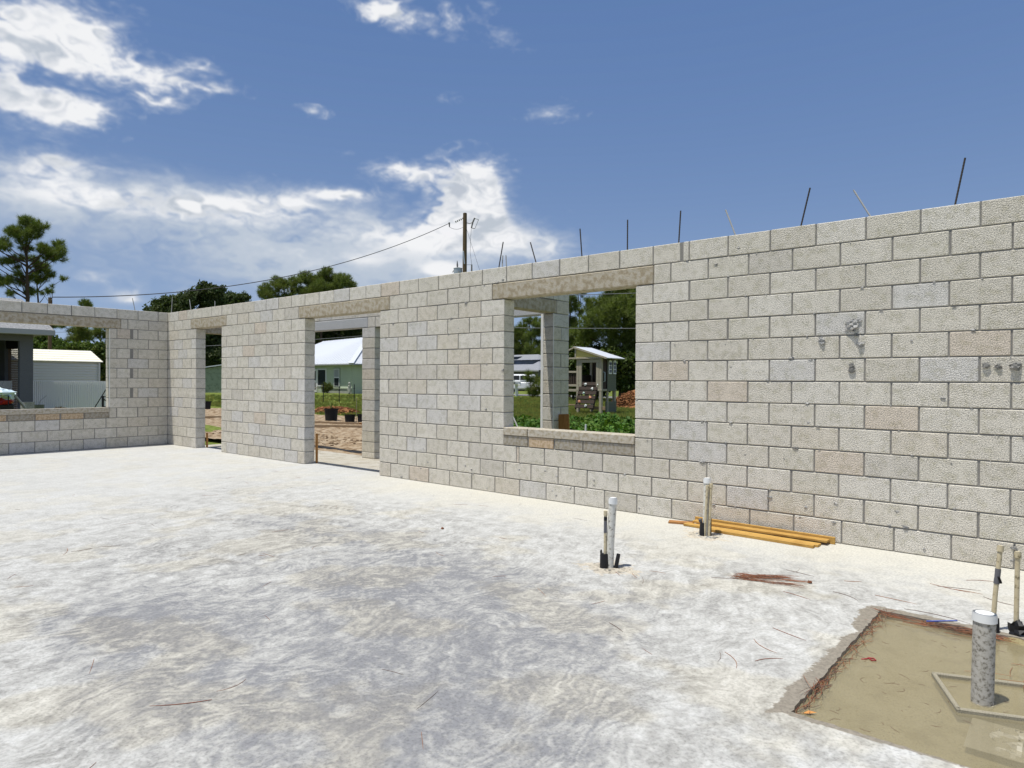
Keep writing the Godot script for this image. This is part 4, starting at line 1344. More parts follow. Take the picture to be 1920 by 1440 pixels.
func needle_tuft(needles: int, length: float, sd: int) -> ArrayMesh:
	# a shoot with needles all round its end
	var r := RandomNumberGenerator.new()
	r.seed = sd
	var st := tool()
	for k in needles:
		var d := Vector3(r.randfn(), r.randfn() * 0.8 + 0.75, r.randfn()).normalized()
		var o := Vector3(0, r.randf_range(-0.35, 0.15) * length, 0)
		var side := d.cross(Vector3(r.randfn(), r.randfn(), r.randfn())).normalized() * length * 0.034
		var n := d.cross(side).normalized()
		var L := length * r.randf_range(0.75, 1.1)
		tri(st, o - side, o + side, o + d * L, n)
	return st.commit()

func tree(called: String, label: String, category: String, group: String, spec: Array, kind: String, size: float, fill: float, tone: float, trunk_r: float) -> void:
	var base: Vector3 = spec[0]
	base.y = ground_y(base.x, base.z)
	var dat: Array = spec[1]
	var t := thing(called, label, category, base, 0.0, group)
	var blobs := []
	var hi := 0.0
	for k in dat.size() / 4:
		var b := [Vector3(dat[k * 4], dat[k * 4 + 1], dat[k * 4 + 2]), float(dat[k * 4 + 3])]
		blobs.append(b)
		hi = maxf(hi, b[0].y)
	# trunk and limbs
	var st := tool()
	var lean := Vector3(rng.randfn() * 0.15, 0, rng.randfn() * 0.15)
	var pts := []
	var rad := []
	var tip: Vector3 = blobs[0][0]
	for b in blobs:
		if b[0].y > tip.y:
			tip = b[0]
	var th := hi * 0.97
	for i in 9:
		var f := i / 8.0
		pts.append(Vector3(tip.x * f * f * 0.8, -0.1 + th * f, tip.z * f * f * 0.8) + lean * sin(f * PI))
		rad.append(lerpf(trunk_r, trunk_r * 0.18, f))
	add_tube(st, pts, rad, 8)
	for b in blobs:
		var c: Vector3 = b[0]
		var f := clampf((c.y - b[1] * 0.8 - 0.06 * hi - c.length() * 0.02) / th, 0.08, 0.95)
		var from := Vector3(tip.x * f * f * 0.8, -0.1 + th * f, tip.z * f * f * 0.8) + lean * sin(f * PI)
		var mid := from.lerp(c, 0.55) + Vector3(0, -0.06 * from.distance_to(c), 0)
		add_tube(st, [from, mid, c], [trunk_r * 0.24, trunk_r * 0.16, trunk_r * 0.06], 5, false)
	part("trunk", st.commit(), M.bark_pine if kind == "pine" else M.bark_oak, t)
	# crown
	var xf := []
	var cols := []
	for b in blobs:
		var c: Vector3 = b[0]
		var r: float = b[1]
		var n := int(clampf(fill * pow(r / size, 2.0) * (1.0 if kind == "pine" else 2.2), 5.0, 420.0))
		for i in n:
			var d := rand_dir()
			var q := pow(rng.randf(), 0.45)
			var o := Vector3(d.x, d.y * 0.75, d.z) * r * q * (1.22 if kind == "pine" else 1.08)
			var s := size * rng.randf_range(0.75, 1.25)
			var bas: Basis
			if kind == "pine":
				var up := (d + Vector3(0, 0.9, 0) + rand_dir() * 0.5).normalized()
				var sx := up.cross(rand_dir()).normalized()
				bas = Basis(sx, up, sx.cross(up)).scaled(Vector3(s, s, s))
			else:
				bas = rand_basis().scaled(Vector3(s, s, s))
			xf.append(Transform3D(bas, c + o))
			var g := tone * rng.randf_range(0.72, 1.30)
			var warm := rng.randf_range(0.85, 1.2)
			cols.append(Color(g * warm, g, g * rng.randf_range(0.7, 1.0)))
	var mesh: ArrayMesh
	var mat: StandardMaterial3D
	if kind == "pine":
		mesh = M.tuft
		mat = M.leaf_pine
	elif kind == "oak":
		mesh = M.oak_leaves
		mat = M.leaf_oak
	else:
		mesh = M.bush_leaves
		mat = M.leaf_bush
	merged("crown", mesh, mat, xf, cols, t)

func build_plants() -> void:
	var T := {
		"pine_a": [Vector3(-50.34, 0.10, -10.37), [-0.74, 13.84, -0.15, 0.6, -1.6, 13.31, 0.57, 0.53, 0.49, 13.59, -0.53, 0.6, 0.45, 13.05, 0.03, 0.6, -0.16, 13.05, 1.06, 0.53, -0.12, 14.04, 0.28, 0.46, -1.51, 12.38, 1.4, 0.4, -0.74, 11.85, 1.58, 0.46, -1.41, 11.98, 2.13, 0.46, -1.3, 11.99, -0.11, 0.4, 1.36, 12.27, -1.57, 0.4, 1.43, 11.8, -0.67, 0.46, 2.02, 11.68, -1.62, 0.4, -0.01, 11.86, -1.14, 0.53, 0.95, 11.27, -1.76, 0.46, 0.45, 11.27, -1.22, 0.46, -1.48, 10.79, 1.42, 0.33, -1.13, 10.79, 0.91, 0.4, -1.09, 11.06, 0.45, 0.4, -1.41, 10.39, 2.12, 0.27, -1.05, 10.33, 0.69, 0.27, -0.32, 9.87, 0.73, 0.33, -2.06, 9.4, 0.82, 0.4, -0.8, 9.13, 1.6, 0.46, -0.97, 9.2, 0.36, 0.46, -0.78, 9.6, -0.23, 0.4, -1.48, 9.13, 1.81, 0.33, -0.91, 8.54, -0.18, 0.33, -2.04, 8.34, 0.83, 0.27, -0.33, 8.14, 1.32, 0.2, -0.44, 8.28, -0.15, 0.27, -1.81, 12.24, 2.58, 0.46, -2.31, 10.92, 1.87, 0.4, -2.18, 9.59, 1.92, 0.4, 0.09, 12.39, 0.52, 0.46]],
		"pine_b": [Vector3(-52.20, 0.10, -11.41), [0.34, 10.46, 0.05, 0.55, -0.35, 9.91, -0.46, 0.48, 0.87, 10.33, -0.38, 0.27, 1.48, 9.99, -0.52, 0.34, 1.19, 9.72, -1.51, 0.24, 0.51, 10.74, -0.38, 0.34, -0.51, 10.87, -0.31, 0.41, 0.45, 9.5, 0.16, 0.27, 0.25, 8.54, 0.14, 0.21, -0.07, 8.61, -0.67, 0.17, -0.29, 11.28, 0.16, 0.41]],
		"pine_c": [Vector3(-54.98, 0.10, -12.99), [-0.05, 9.07, -0.03, 0.29, 0.75, 9.36, -0.09, 0.18, 0.5, 8.78, 0.62, 0.22, -0.29, 7.48, -0.78, 0.36, 0.21, 7.19, 0.71, 0.36, -0.4, 6.18, -0.47, 0.43]],
		"pine_d": [Vector3(-65.97, 0.10, -19.43), [0.08, 9.33, 0.17, 0.45, -0.83, 9.1, -0.38, 0.34, 0.31, 9.1, -0.09, 0.34, -0.54, 8.08, -0.58, 0.51, -0.59, 7.51, 0.33, 0.45, 0.63, 7.23, 0.01, 0.45]],
		"oak_a": [Vector3(-67.40, 0.10, -28.68), [-1.52, 10.13, 0.67, 0.58, -0.6, 10.43, -0.03, 0.72, 0.05, 10.43, -0.6, 0.72, 1.13, 10.58, -0.89, 0.87, -0.35, 9.12, 1.15, 0.87, 0.04, 8.98, -0.63, 1.01, 2.04, 9.14, -0.27, 1.01, -2.46, 9.54, 1.58, 0.22, -0.64, 7.39, -0.1, 1.16, 1.13, 7.4, -0.46, 1.16]],
		"oak_b": [Vector3(-61.85, 0.10, -30.74), [-2.19, 10.92, 0.99, 0.71, -1.1, 10.21, 1.84, 0.85, -0.26, 11.63, 0.44, 0.71, -1.19, 10.79, -0.01, 0.85, 0.43, 11.22, -0.05, 0.85, 0.55, 11.64, -1.01, 0.42, -0.09, 10.23, -0.47, 1.13, -1.63, 9.23, -0.55, 1.13, -0.44, 8.82, -1.77, 1.13, -0.79, 7.54, -0.45, 1.27, 0.09, 6.99, -1.59, 1.27, 0.04, 6.13, 1.4, 1.13, -0.1, 5.29, -0.96, 1.27, -1.18, 4.44, -0.5, 1.13, 1.05, 3.89, -0.48, 1.13, -0.13, 3.03, -0.14, 1.13, -0.85, 3.17, 0.76, 0.85]],
		"oak_c": [Vector3(-63.43, 0.10, -34.64), [-1.85, 11.14, -0.05, 0.89, -0.43, 10.99, 0.71, 0.59, 0.38, 11.0, -0.17, 0.59, 1.62, 11.15, -0.31, 0.44, -0.25, 9.96, 0.46, 1.04, 0.29, 9.67, -0.74, 0.89, -1.68, 8.77, -0.33, 1.04, -0.64, 7.89, -1.4, 1.19, -0.22, 6.4, 0.92, 1.19, -0.65, 5.51, -1.67, 1.19, 0.1, 4.02, 1.29, 1.19]],
		"pine_e": [Vector3(-66.20, 0.10, -42.77), [-2.75, 12.61, 1.44, 0.65, -1.1, 13.27, 1.89, 0.81, -0.48, 14.25, 0.61, 0.81, 0.9, 13.61, 0.73, 0.98, 0.33, 14.43, -1.46, 0.81, 0.53, 13.29, -1.74, 0.98, -0.33, 12.3, 1.53, 0.98, 0.21, 11.98, -0.35, 0.98]],
		"pine_f": [Vector3(-65.85, 0.10, -48.29), [-1.05, 15.36, 1.72, 1.02, -0.7, 14.69, 0.54, 1.19, 0.21, 15.54, -0.48, 1.02, 1.32, 16.23, -0.21, 0.68, 0.55, 15.21, -2.19, 1.19, 2.88, 14.88, -1.53, 1.19, 3.25, 14.38, -2.69, 0.68, 1.3, 13.84, 0.8, 1.19, 0.23, 13.16, 1.63, 1.02, 2.3, 13.51, -0.65, 1.19]],
		"oak_d": [Vector3(-67.22, 0.10, -52.37), [-1.8, 7.47, 2.12, 1.08, -1.86, 7.79, -0.35, 1.16, -0.48, 7.8, -1.35, 1.16, 1.58, 8.12, -1.29, 1.24, 2.82, 8.28, -2.23, 1.16, -3.04, 6.46, 1.84, 1.08, 0.07, 6.49, -1.66, 1.16, -1.22, 9.02, 1.63, 1.08, -0.45, 9.5, -1.05, 1.24, 2.2, 9.67, -1.5, 1.08]],
		"pine_g": [Vector3(-9.85, -0.07, -35.32), [-1.99, 7.21, 1.35, 0.29, -1.97, 6.62, 0.91, 0.59, -1.06, 7.0, 0.85, 0.66, -0.84, 7.37, -0.03, 0.74, -0.3, 7.67, -0.52, 0.74, 1.25, 7.01, 0.74, 0.74, 0.52, 6.48, 1.58, 0.88, -0.69, 6.04, 1.85, 0.74, -1.41, 5.66, 2.02, 0.59, -0.12, 5.52, 1.39, 0.88, 1.06, 5.9, 1.08, 0.88, 1.05, 5.17, 0.14, 0.74, -2.32, 4.85, 1.62, 0.59, -2.19, 4.78, 0.4, 0.74, -0.29, 4.57, 0.83, 0.81, 0.45, 4.28, 0.1, 0.74, 0.68, 3.55, -0.31, 0.66, -0.34, 3.39, -0.39, 0.74, 0.34, 6.64, -1.49, 0.81, 0.16, 5.32, -1.95, 0.81, 1.24, 3.99, -0.56, 0.81, -0.78, 3.69, 0.02, 0.59, -0.21, 8.1, 0.72, 0.74, -0.42, 8.55, -0.89, 0.74, 1.34, 8.11, -0.18, 0.74]],
		"pine_h": [Vector3(-16.14, 0.00, -37.87), [-0.22, 7.85, -0.7, 0.33, 0.07, 7.35, -0.11, 0.41, -0.17, 6.35, -0.4, 0.33, 0.17, 5.94, -0.25, 0.33, 0.27, 8.01, 0.14, 0.25, 0.09, 5.36, -0.09, 0.41, 0.72, 4.7, 0.39, 0.5, 0.73, 4.2, 0.4, 0.5, 0.03, 8.84, -0.14, 0.41, -0.15, 7.18, 0.14, 0.41, -0.54, 6.1, -0.33, 0.5, 0.37, 5.11, 0.75, 0.5]],
		"pine_i": [Vector3(-16.72, 0.03, -39.99), [-0.17, 7.72, -0.03, 0.34, 0.04, 7.11, -0.05, 0.34, -0.0, 5.48, -0.25, 0.43, 0.06, 4.45, -0.59, 0.6, 0.12, 8.75, -0.21, 0.43, -0.19, 9.35, -0.04, 0.43, -0.22, 6.25, 0.17, 0.34, 0.44, 5.49, -0.66, 0.52]],
		"thicket_a": [Vector3(-8.12, -0.10, -34.17), [-0.37, 2.35, 0.75, 0.71, -0.2, 1.86, 0.08, 0.64, -0.93, 1.51, 0.52, 0.56, -0.09, 1.16, 0.54, 0.42, -1.09, 2.92, 0.13, 0.64, -0.27, 2.78, -0.22, 0.71, -1.47, 2.49, 0.55, 0.56, -0.82, 1.93, 0.99, 0.49, -0.44, 1.65, 0.45, 0.56, 0.37, 2.22, 0.1, 0.71, -1.02, 2.91, 1.53, 0.56]],
		"thicket_b": [Vector3(-13.61, -0.05, -34.77), [0.36, 2.67, 0.41, 0.46, 0.08, 1.59, 0.31, 0.46, 0.09, 3.13, -0.63, 0.46, 1.07, 3.14, -0.41, 0.46, -0.02, 3.59, -0.28, 0.46, 0.09, 0.98, 0.31, 0.38, 0.69, 1.75, 0.07, 0.46, 1.06, 2.37, -0.44, 0.54, 0.94, 1.45, -1.06, 0.54, 1.36, 2.37, -1.15, 0.54, 1.62, 1.45, -1.44, 0.54, 0.64, 0.99, -0.47, 0.38, 1.71, 0.84, -1.1, 0.38, -0.34, 2.97, 0.29, 0.46, -0.65, 1.82, -0.09, 0.46, 1.39, 3.44, -0.74, 0.54, 1.47, 3.14, -1.6, 0.54]],
		"pine_j": [Vector3(-47.78, 0.10, -71.36), [0.01, 9.2, 0.66, 0.77, -0.41, 8.58, 1.35, 0.92, -0.86, 7.66, 1.29, 0.92, 0.59, 7.66, 0.87, 0.92, -1.55, 6.43, -0.49, 1.07, -0.95, 5.51, 1.16, 0.77, 0.14, 5.21, 0.79, 0.77, -0.76, 6.43, 2.34, 0.92, -1.35, 7.65, 2.61, 0.92, -1.71, 5.5, 2.4, 0.92]],
		"pine_k": [Vector3(-44.16, 0.10, -69.17), [-0.27, 6.24, 0.46, 0.88, -0.78, 7.86, 0.33, 0.74, -0.86, 9.77, -0.67, 0.74, -1.31, 9.92, 0.17, 0.59, 0.43, 9.33, 0.17, 0.59, -0.2, 8.3, -0.13, 0.59, -0.2, 6.83, -0.82, 0.59, 0.5, 5.36, 0.45, 0.59, 0.0, 8.31, -1.03, 0.74, 0.98, 6.25, -0.57, 0.74, 0.5, 9.78, -1.11, 0.59, -0.03, 4.47, 0.5, 0.74]],
		"shrub_palm": [Vector3(-18.97, 0.01, -36.79), [-0.28, 1.52, 0.08, 0.3, 0.05, 1.36, -0.05, 0.34, 0.43, 1.02, 0.14, 0.34, -0.23, 0.85, -0.13, 0.34, 0.05, 0.51, -0.45, 0.34, -0.33, 1.94, 0.29, 0.21, -0.13, 0.43, 0.25, 0.3, 0.03, 1.36, -0.59, 0.34, 0.14, 0.26, 0.05, 0.25]],
		"pine_l": [Vector3(-35.64, -0.02, -9.68), [-1.11, 4.2, 0.05, 0.31, -0.36, 4.42, 0.46, 0.36, 0.17, 4.51, 0.12, 0.4, 0.32, 4.2, 0.02, 0.36, 0.32, 3.98, 0.71, 0.31, -0.53, 3.84, 0.93, 0.22, -0.56, 4.86, 1.05, 0.18, 0.51, 4.82, 0.53, 0.22, -0.39, 4.91, 0.21, 0.22]],
		"pine_m": [Vector3(-37.07, -0.00, -11.08), [-0.09, 4.54, 0.18, 0.28, 0.31, 4.17, 0.79, 0.28, 0.58, 4.36, 0.26, 0.32, -0.47, 3.8, -0.57, 0.32, 0.68, 4.82, 0.23, 0.28, 0.63, 4.26, -0.26, 0.28, -0.01, 3.71, -1.03, 0.28]],
		"hedge_a": [Vector3(-26.35, -0.17, -5.73), [-0.06, 3.26, 0.52, 0.18, -0.02, 3.26, 0.12, 0.18, 0.01, 3.15, -0.4, 0.21, -0.16, 3.18, 0.73, 0.18, 0.24, 2.97, 0.33, 0.21, -0.56, 2.94, -0.08, 0.21, 0.13, 2.83, -0.36, 0.21]],
		"hedge_b": [Vector3(-25.44, -0.18, -6.50), [-0.3, 3.16, 0.54, 0.18, -0.11, 3.24, 0.11, 0.18, 0.36, 3.17, 0.0, 0.21, -0.26, 2.92, -0.29, 0.25, -0.56, 2.85, -0.1, 0.25, 0.53, 2.78, 0.09, 0.25]],
		"hedge_c": [Vector3(-24.74, -0.19, -7.08), [-0.29, 2.93, 0.2, 0.25, 0.19, 3.11, 0.22, 0.28, 0.01, 2.58, 0.11, 0.28, -0.12, 2.04, -0.21, 0.28, -0.4, 2.57, 0.06, 0.21, 0.25, 1.69, 0.17, 0.21, 0.0, 1.79, 0.21, 0.21, 0.34, 2.72, -0.21, 0.28, 0.4, 2.15, -0.2, 0.28, 0.19, 1.65, -0.39, 0.28, -0.39, 2.15, -0.04, 0.18]],
		"hedge_d": [Vector3(-31.97, -0.09, -6.22), [-0.06, 3.75, 0.24, 0.24, 0.11, 3.91, -0.04, 0.2, 0.23, 3.43, 0.34, 0.24, 0.64, 3.83, -0.39, 0.16, 0.22, 3.56, -0.77, 0.2, -0.22, 3.43, 0.17, 0.16, 0.22, 3.51, -0.28, 0.24, 0.2, 3.2, -0.31, 0.24, -0.08, 3.08, -0.03, 0.24, 0.38, 3.2, -0.71, 0.2]],
	}
	tree("pine_tree", "tall open-crowned pine rising above the left wall", "tree", "pines left", T.pine_a, "pine", 0.40, 24.0, 1.0, 0.24)
	tree("pine_tree", "slimmer pine just right of the tall left pine", "tree", "pines left", T.pine_b, "pine", 0.36, 22.0, 0.85, 0.16)
	tree("pine_tree", "sparse little pine beside the short wooden pole at left", "tree", "pines left", T.pine_c, "pine", 0.34, 20.0, 0.9, 0.10)
	tree("pine_tree", "small rounded pine top peeking over the left wall", "tree", "pines left", T.pine_d, "pine", 0.36, 24.0, 1.0, 0.14)
	tree("oak_tree", "dark oak just right of the wall corner", "tree", "oaks behind the corner", T.oak_a, "oak", 0.55, 20.0, 0.9, 0.3)
	tree("oak_tree", "tallest dark oak, seen above and through the narrow doorway", "tree", "oaks behind the corner", T.oak_b, "oak", 0.55, 20.0, 0.75, 0.35)
	tree("oak_tree", "lower dark oak left of the rounded pines above the wall", "tree", "oaks behind the corner", T.oak_c, "oak", 0.55, 20.0, 0.9, 0.3)
	tree("pine_tree", "rounded pine, the left one of the pair above the wall", "tree", "rounded pines", T.pine_e, "pine", 0.46, 26.0, 1.0, 0.2)
	tree("pine_tree", "broad rounded pine left of the pole, higher one of the pair", "tree", "rounded pines", T.pine_f, "pine", 0.46, 28.0, 1.1, 0.24)
	tree("oak_tree", "dark oak behind the white roof of the green house", "tree", "", T.oak_d, "oak", 0.6, 22.0, 0.7, 0.35)
	tree("pine_tree", "big bushy pine filling the right of the window opening", "tree", "pines in the window", T.pine_g, "pine", 0.42, 22.0, 1.35, 0.26)
	tree("pine_tree", "thin tall pine right beside the porch post in the window", "tree", "pines in the window", T.pine_h, "pine", 0.36, 22.0, 0.8, 0.12)
	tree("pine_tree", "thin pine between the porch post's pine and the bushy pine", "tree", "pines in the window", T.pine_i, "pine", 0.36, 22.0, 0.85, 0.12)
	tree("thicket", "dark undergrowth behind the orange mulch pile", "undergrowth", "", T.thicket_a, "bush", 0.5, 22.0, 0.55, 0.12)
	tree("thicket", "dark undergrowth behind the wooden playset", "undergrowth", "", T.thicket_b, "bush", 0.5, 20.0, 0.6, 0.12)
	tree("pine_tree", "distant pine above the grey roof in the window", "tree", "pines in the window", T.pine_j, "pine", 0.6, 26.0, 0.9, 0.2)
	tree("pine_tree", "distant open pine just left of the porch post", "tree", "pines in the window", T.pine_k, "pine", 0.6, 22.0, 0.85, 0.2)
	tree("shrub", "shaggy shrub in front of the distant grey house", "shrub", "", T.shrub_palm, "pine", 0.55, 12.0, 0.9, 0.06)
	tree("pine_tree", "dark pine over the cream shed roof", "tree", "pines behind the shed", T.pine_l, "pine", 0.34, 22.0, 0.75, 0.14)
	tree("pine_tree", "dark pine right of the shed, against the opening's jamb", "tree", "pines behind the shed", T.pine_m, "pine", 0.34, 22.0, 0.7, 0.14)
	tree("hedge_shrub", "leafy shrub behind the shed roof beside the pole", "shrub", "shrubs behind the shed", T.hedge_a, "bush", 0.22, 18.0, 1.0, 0.05)
	tree("hedge_shrub", "leafy shrub behind the middle of the shed roof", "shrub", "shrubs behind the shed", T.hedge_b, "bush", 0.22, 18.0, 0.95, 0.05)
	tree("hedge_shrub", "tall dark shrub right of the cream shed", "shrub", "shrubs behind the shed", T.hedge_c, "bush", 0.24, 20.0, 0.75, 0.06)
	tree("hedge_shrub", "leafy tree between the grey house and the pole", "shrub", "shrubs behind the shed", T.hedge_d, "bush", 0.24, 18.0, 0.85, 0.06)
	# distant wood all round, behind everything
	var wx := []
	var wc := []
	for k in 9000:
		var a := deg_to_rad(rng.randf_range(272.0, 366.0))
		var d := rng.randf_range(120.0, 150.0)
		var x := 8.0 + sin(a) * d
		var z := 3.0 - cos(a) * d
		var hh := 6.5 + 2.5 * sin(a * 37.0) + 1.5 * sin(a * 91.0)
		if rad_to_deg(a) < 300.0:
			hh *= 0.62
		var y := ground_y(x, z) + pow(rng.randf(), 0.8) * hh
		var s := rng.randf_range(0.7, 1.3)
		wx.append(Transform3D(rand_basis().scaled(Vector3(s, s, s)), Vector3(x, y, z)))
		var g := rng.randf_range(0.6, 1.1)
		wc.append(Color(g * rng.randf_range(0.9, 1.2), g, g * 0.9))
	var wood := multi(numbered("wood"), M.oak_leaves, M.leaf_oak, wx, wc, self)
	meta(wood, "distant dark wood along the horizon", "wood", "", "stuff")
	# low weeds close to the porch, lawn blades further out
	var weed := leaf_cluster(22, 0.10, 0.085, 711)
	var xf := []
	var cols := []
	for k in 5200:
		var x := rng.randf_range(1.9, 9.6)
		var z := rng.randf_range(-12.5, -3.2)
		if x + (z + 3.0) * 0.65 > 10.5 or x < sand_edge(z) + 0.2:
			continue
		var mound := 0.30 + 0.16 * sin(x * 2.3 + z) + 0.10 * sin(z * 3.1 - x)
		var y := pow(rng.randf(), 0.6) * mound
		var s := rng.randf_range(0.8, 1.7)
		xf.append(Transform3D(rand_basis().scaled(Vector3(s, s, s)), Vector3(x, ground_y(x, z) + y, z)))
		var g := rng.randf_range(0.6, 1.25)
		cols.append(Color(g * rng.randf_range(0.75, 1.15), g, g * 0.8))
	var wd := multi(numbered("weeds"), weed, M.leaf_weed, xf, cols, self)
	meta(wd, "low leafy green weeds just outside the window opening", "weeds", "", "stuff")
	var bl := blade_clump(9, 0.13, 0.10, 712)
	xf = []
	cols = []
	for k in 26000:
		var a := deg_to_rad(rng.randf_range(316.0, 337.0)) if k % 3 != 0 else deg_to_rad(rng.randf_range(290.0, 316.0))
		var d := 17.0 + 38.0 * pow(rng.randf(), 1.3)
		if k % 3 == 0:
			d = 26.0 + 34.0 * pow(rng.randf(), 1.2)
		var x := EYE.x + sin(a) * d
		var z := EYE.z - cos(a) * d
		if z > -3.0 or (x < sand_edge(z) + 0.1 and x > -26.0 and z > -11.8) or (z < -39.2 and z > -43.4):
			continue
		var s := rng.randf_range(0.7, 1.5)
		xf.append(Transform3D(Basis(Vector3.UP, rng.randf() * TAU).scaled(Vector3(s, s, s)), Vector3(x, ground_y(x, z), z)))
		var g := rng.randf_range(0.55, 1.25)
		cols.append(Color(g * rng.randf_range(0.85, 1.4), g, g * 0.9))
	var gr := multi(numbered("grass"), bl, M.blade, xf, cols, self)
	meta(gr, "short rough grass of the lawn around the building", "grass", "", "stuff")

# ---------------------------------------------------------------- poles and lines

func sag(a: Vector3, b: Vector3, drop: float, n := 24) -> Array:
	var pts := []
	for i in n + 1:
		var t := float(i) / n
		pts.append(a.lerp(b, t) - Vector3(0, drop * 4.0 * t * (1.0 - t), 0))
	return pts

func build_poles() -> void:
	var p1 := Vector3(-19.82, ground_y(-19.8, -29.6), -29.59)
	var p2 := Vector3(-90.0, ground_y(-90.0, -22.8), -22.8)
	var p3 := Vector3(30.0, ground_y(30.0, -34.5), -34.5)
	var R := Vector3(0.765, 0, -0.644)
	var o := thing("utility_pole", "wooden utility pole with a transformer, rising above the long wall", "utility pole", p1)
	part("shaft", tube([Vector3(0, -0.5, 0), Vector3(0, 13.6 + 0.17, 0), Vector3(0, 13.82, 0)], [0.20, 0.150, 0.12], 12), M.pole_wood, o)
	var H := 13.77 - p1.y
	# strain insulator to the left
	var ins := tool()
	var i0 := Vector3(-0.12, H - 0.33, 0.01)
	var i1 := i0 + Vector3(-0.50, -0.30, 0.42)
	for k in 5:
		var c := i0.lerp(i1, (k + 0.5) / 5.0)
		var d := (i1 - i0).normalized()
		add_tube(ins, [c - d * 0.05, c - d * 0.01, c + d * 0.03, c + d * 0.05], [0.04, 0.10, 0.07, 0.04], 9)
	part("insulator", ins.commit(), M.porcelain, o)
	# clamp with jumper
	var i2 := i1 + Vector3(-0.30, -0.10, 0.28)
	part("clamp", tube([i2 + Vector3(0, 0.05, 0), i2 + Vector3(0.02, -0.28, 0)], [0.07, 0.035], 7), M.insulator, o)
	part("jumper", tube(sag(i2 + Vector3(0.02, -0.28, 0), Vector3(0.0, H - 1.0, 0.1), 0.18, 10), 0.012, 4), M.wire, o)
	# cutout fuse to the right
	var c0 := Vector3.ZERO + R * 0.12 + Vector3(0, H - 0.70, 0)
	var c1 := R * 0.58 + Vector3(0, H - 0.66, 0)
	part("bracket", tube([c0, c0.lerp(c1, 0.5) + Vector3(0, -0.08, 0), c1], 0.028, 6), M.insulator, o)
	part("cutout", tube([c1 + R * 0.14 + Vector3(0, 0.32, 0), c1 + Vector3(0, 0.0, 0), c1 - R * 0.10 + Vector3(0, -0.42, 0)], [0.055, 0.06, 0.05], 8), M.insulator, o)
	part("fuse_tube", tube([c1 + R * 0.42 + Vector3(0, 0.18, 0), c1 + R * 0.16 + Vector3(0, -0.46, 0)], 0.022, 6), M.porcelain, o)
	part("fuse_arm", tube([c1 + R * 0.10 + Vector3(0, 0.30, 0), c1 + R * 0.44 + Vector3(0, 0.20, 0)], 0.025, 6), M.porcelain, o)
	part("fuse_foot", tube([c1 - R * 0.10 + Vector3(0, -0.42, 0), c1 + R * 0.17 + Vector3(0, -0.47, 0)], 0.025, 6), M.insulator, o)
	var ar := R * 0.52 + Vector3(0, H - 3.9, 0)
	part("lead", tube([c1 - R * 0.10 + Vector3(0, -0.42, 0), R * 0.42 + Vector3(0, H - 1.9, 0), R * 0.40 + Vector3(0, H - 2.9, 0), ar + Vector3(0, 0.1, 0)], 0.014, 4), M.wire, o)
	part("arrester", tube([ar + Vector3(0, 0.12, 0), ar + Vector3(0, -0.50, 0)], [0.05, 0.06], 8), M.insulator, o)
	part("arrester_arm", tube([ar + Vector3(0, 0.10, 0), R * 0.14 + Vector3(0, H - 3.8, 0)], 0.012, 4), M.wire, o)
	part("arrester_arm", tube([ar + Vector3(0, -0.50, 0), ar - R * 0.28 + Vector3(0, -0.54, 0)], 0.03, 6), M.insulator, o)
	part("guard", bevel_box(Vector3(0.10, 0.95, 0.03), 0.01), M.pole_metal, o, Vector3(0.06, H - 3.3, 0.16), Vector3(0, 0.7, 0.10))
	# transformer can
	var tc := Vector3(0, H - 4.12, 0) - R * 0.50
	var can := part("transformer", tube([tc + Vector3(0, -0.95, 0), tc + Vector3(0, -0.9, 0), tc, tc + Vector3(0, 0.03, 0)], [0.28, 0.31, 0.31, 0.30], 18), M.pole_metal, o)
	part("lid", tube([tc + Vector3(0, 0.032, 0), tc + Vector3(0, 0.06, 0), tc + Vector3(0, 0.12, 0)], [0.33, 0.33, 0.10], 18), M.fence_sheet, can)
	part("bushing", tube([tc + Vector3(-0.05, 0.10, 0), tc + Vector3(-0.06, 0.3, 0), tc + Vector3(-0.08, 0.62, 0)], [0.05, 0.065, 0.02], 8), M.insulator, can)
	part("lug", tube([tc - R * 0.30 + Vector3(0, -0.10, 0), tc - R * 0.40 + Vector3(0, -0.25, 0)], 0.03, 6), M.insulator, can)
	part("lug", tube([tc + Vector3(0.30, -0.2, 0.2), tc + Vector3(0.34, -0.3, 0.24)], 0.03, 6), M.insulator, can)
	# far pole on the left
	var q := thing("utility_pole", "plain short wooden pole standing just behind the cream shed", "utility pole", Vector3(-23.4, ground_y(-23.4, -4.3), -4.3))
	part("shaft", tube([Vector3(0, -0.5, 0), Vector3(0, 5.35, 0)], [0.095, 0.075], 10), M.pole_wood, q)
	part("hook", tube([Vector3(0, 5.2, 0), Vector3(0.16, 5.24, -0.05)], 0.02, 6), M.insulator, q)
	# lines
	var l1 := part(numbered("power_line"), tube(sag(p1 + i2, Vector3(-23.3, 5.36, -4.35), 1.4, 40), 0.022, 4), M.wire, self)
	meta(l1, "single black power line running left and down from the pole top", "wire")
	var k := 0
	for hgt in [[7.55, 7.9, "upper grey cable crossing the window opening from the pole"], [5.35, 5.8, "lower dark cable crossing the window opening from the pole"]]:
		var st := tool()
		add_tube(st, sag(p1 + Vector3(0.2, hgt[0] - p1.y, 0.2), p2 + Vector3(0, hgt[1] - 0.4 - p2.y, 0), 0.6, 24), 0.022, 4)
		add_tube(st, sag(p1 + Vector3(0.2, hgt[0] - p1.y, 0.2), p3 + Vector3(0, hgt[0] - 0.9 - p3.y, 0), 0.5, 24), 0.022, 4)
		var l := part(numbered("power_line"), st.commit(), M.cable, self)
		meta(l, hgt[2], "wire")
	var gw := part(numbered("guy_wire"), tube([p1 + Vector3(0.1, H - 1.0, 0), p1 + R * 4.2 + Vector3(0, 0.0, 0)], 0.012, 4), M.wire, self)
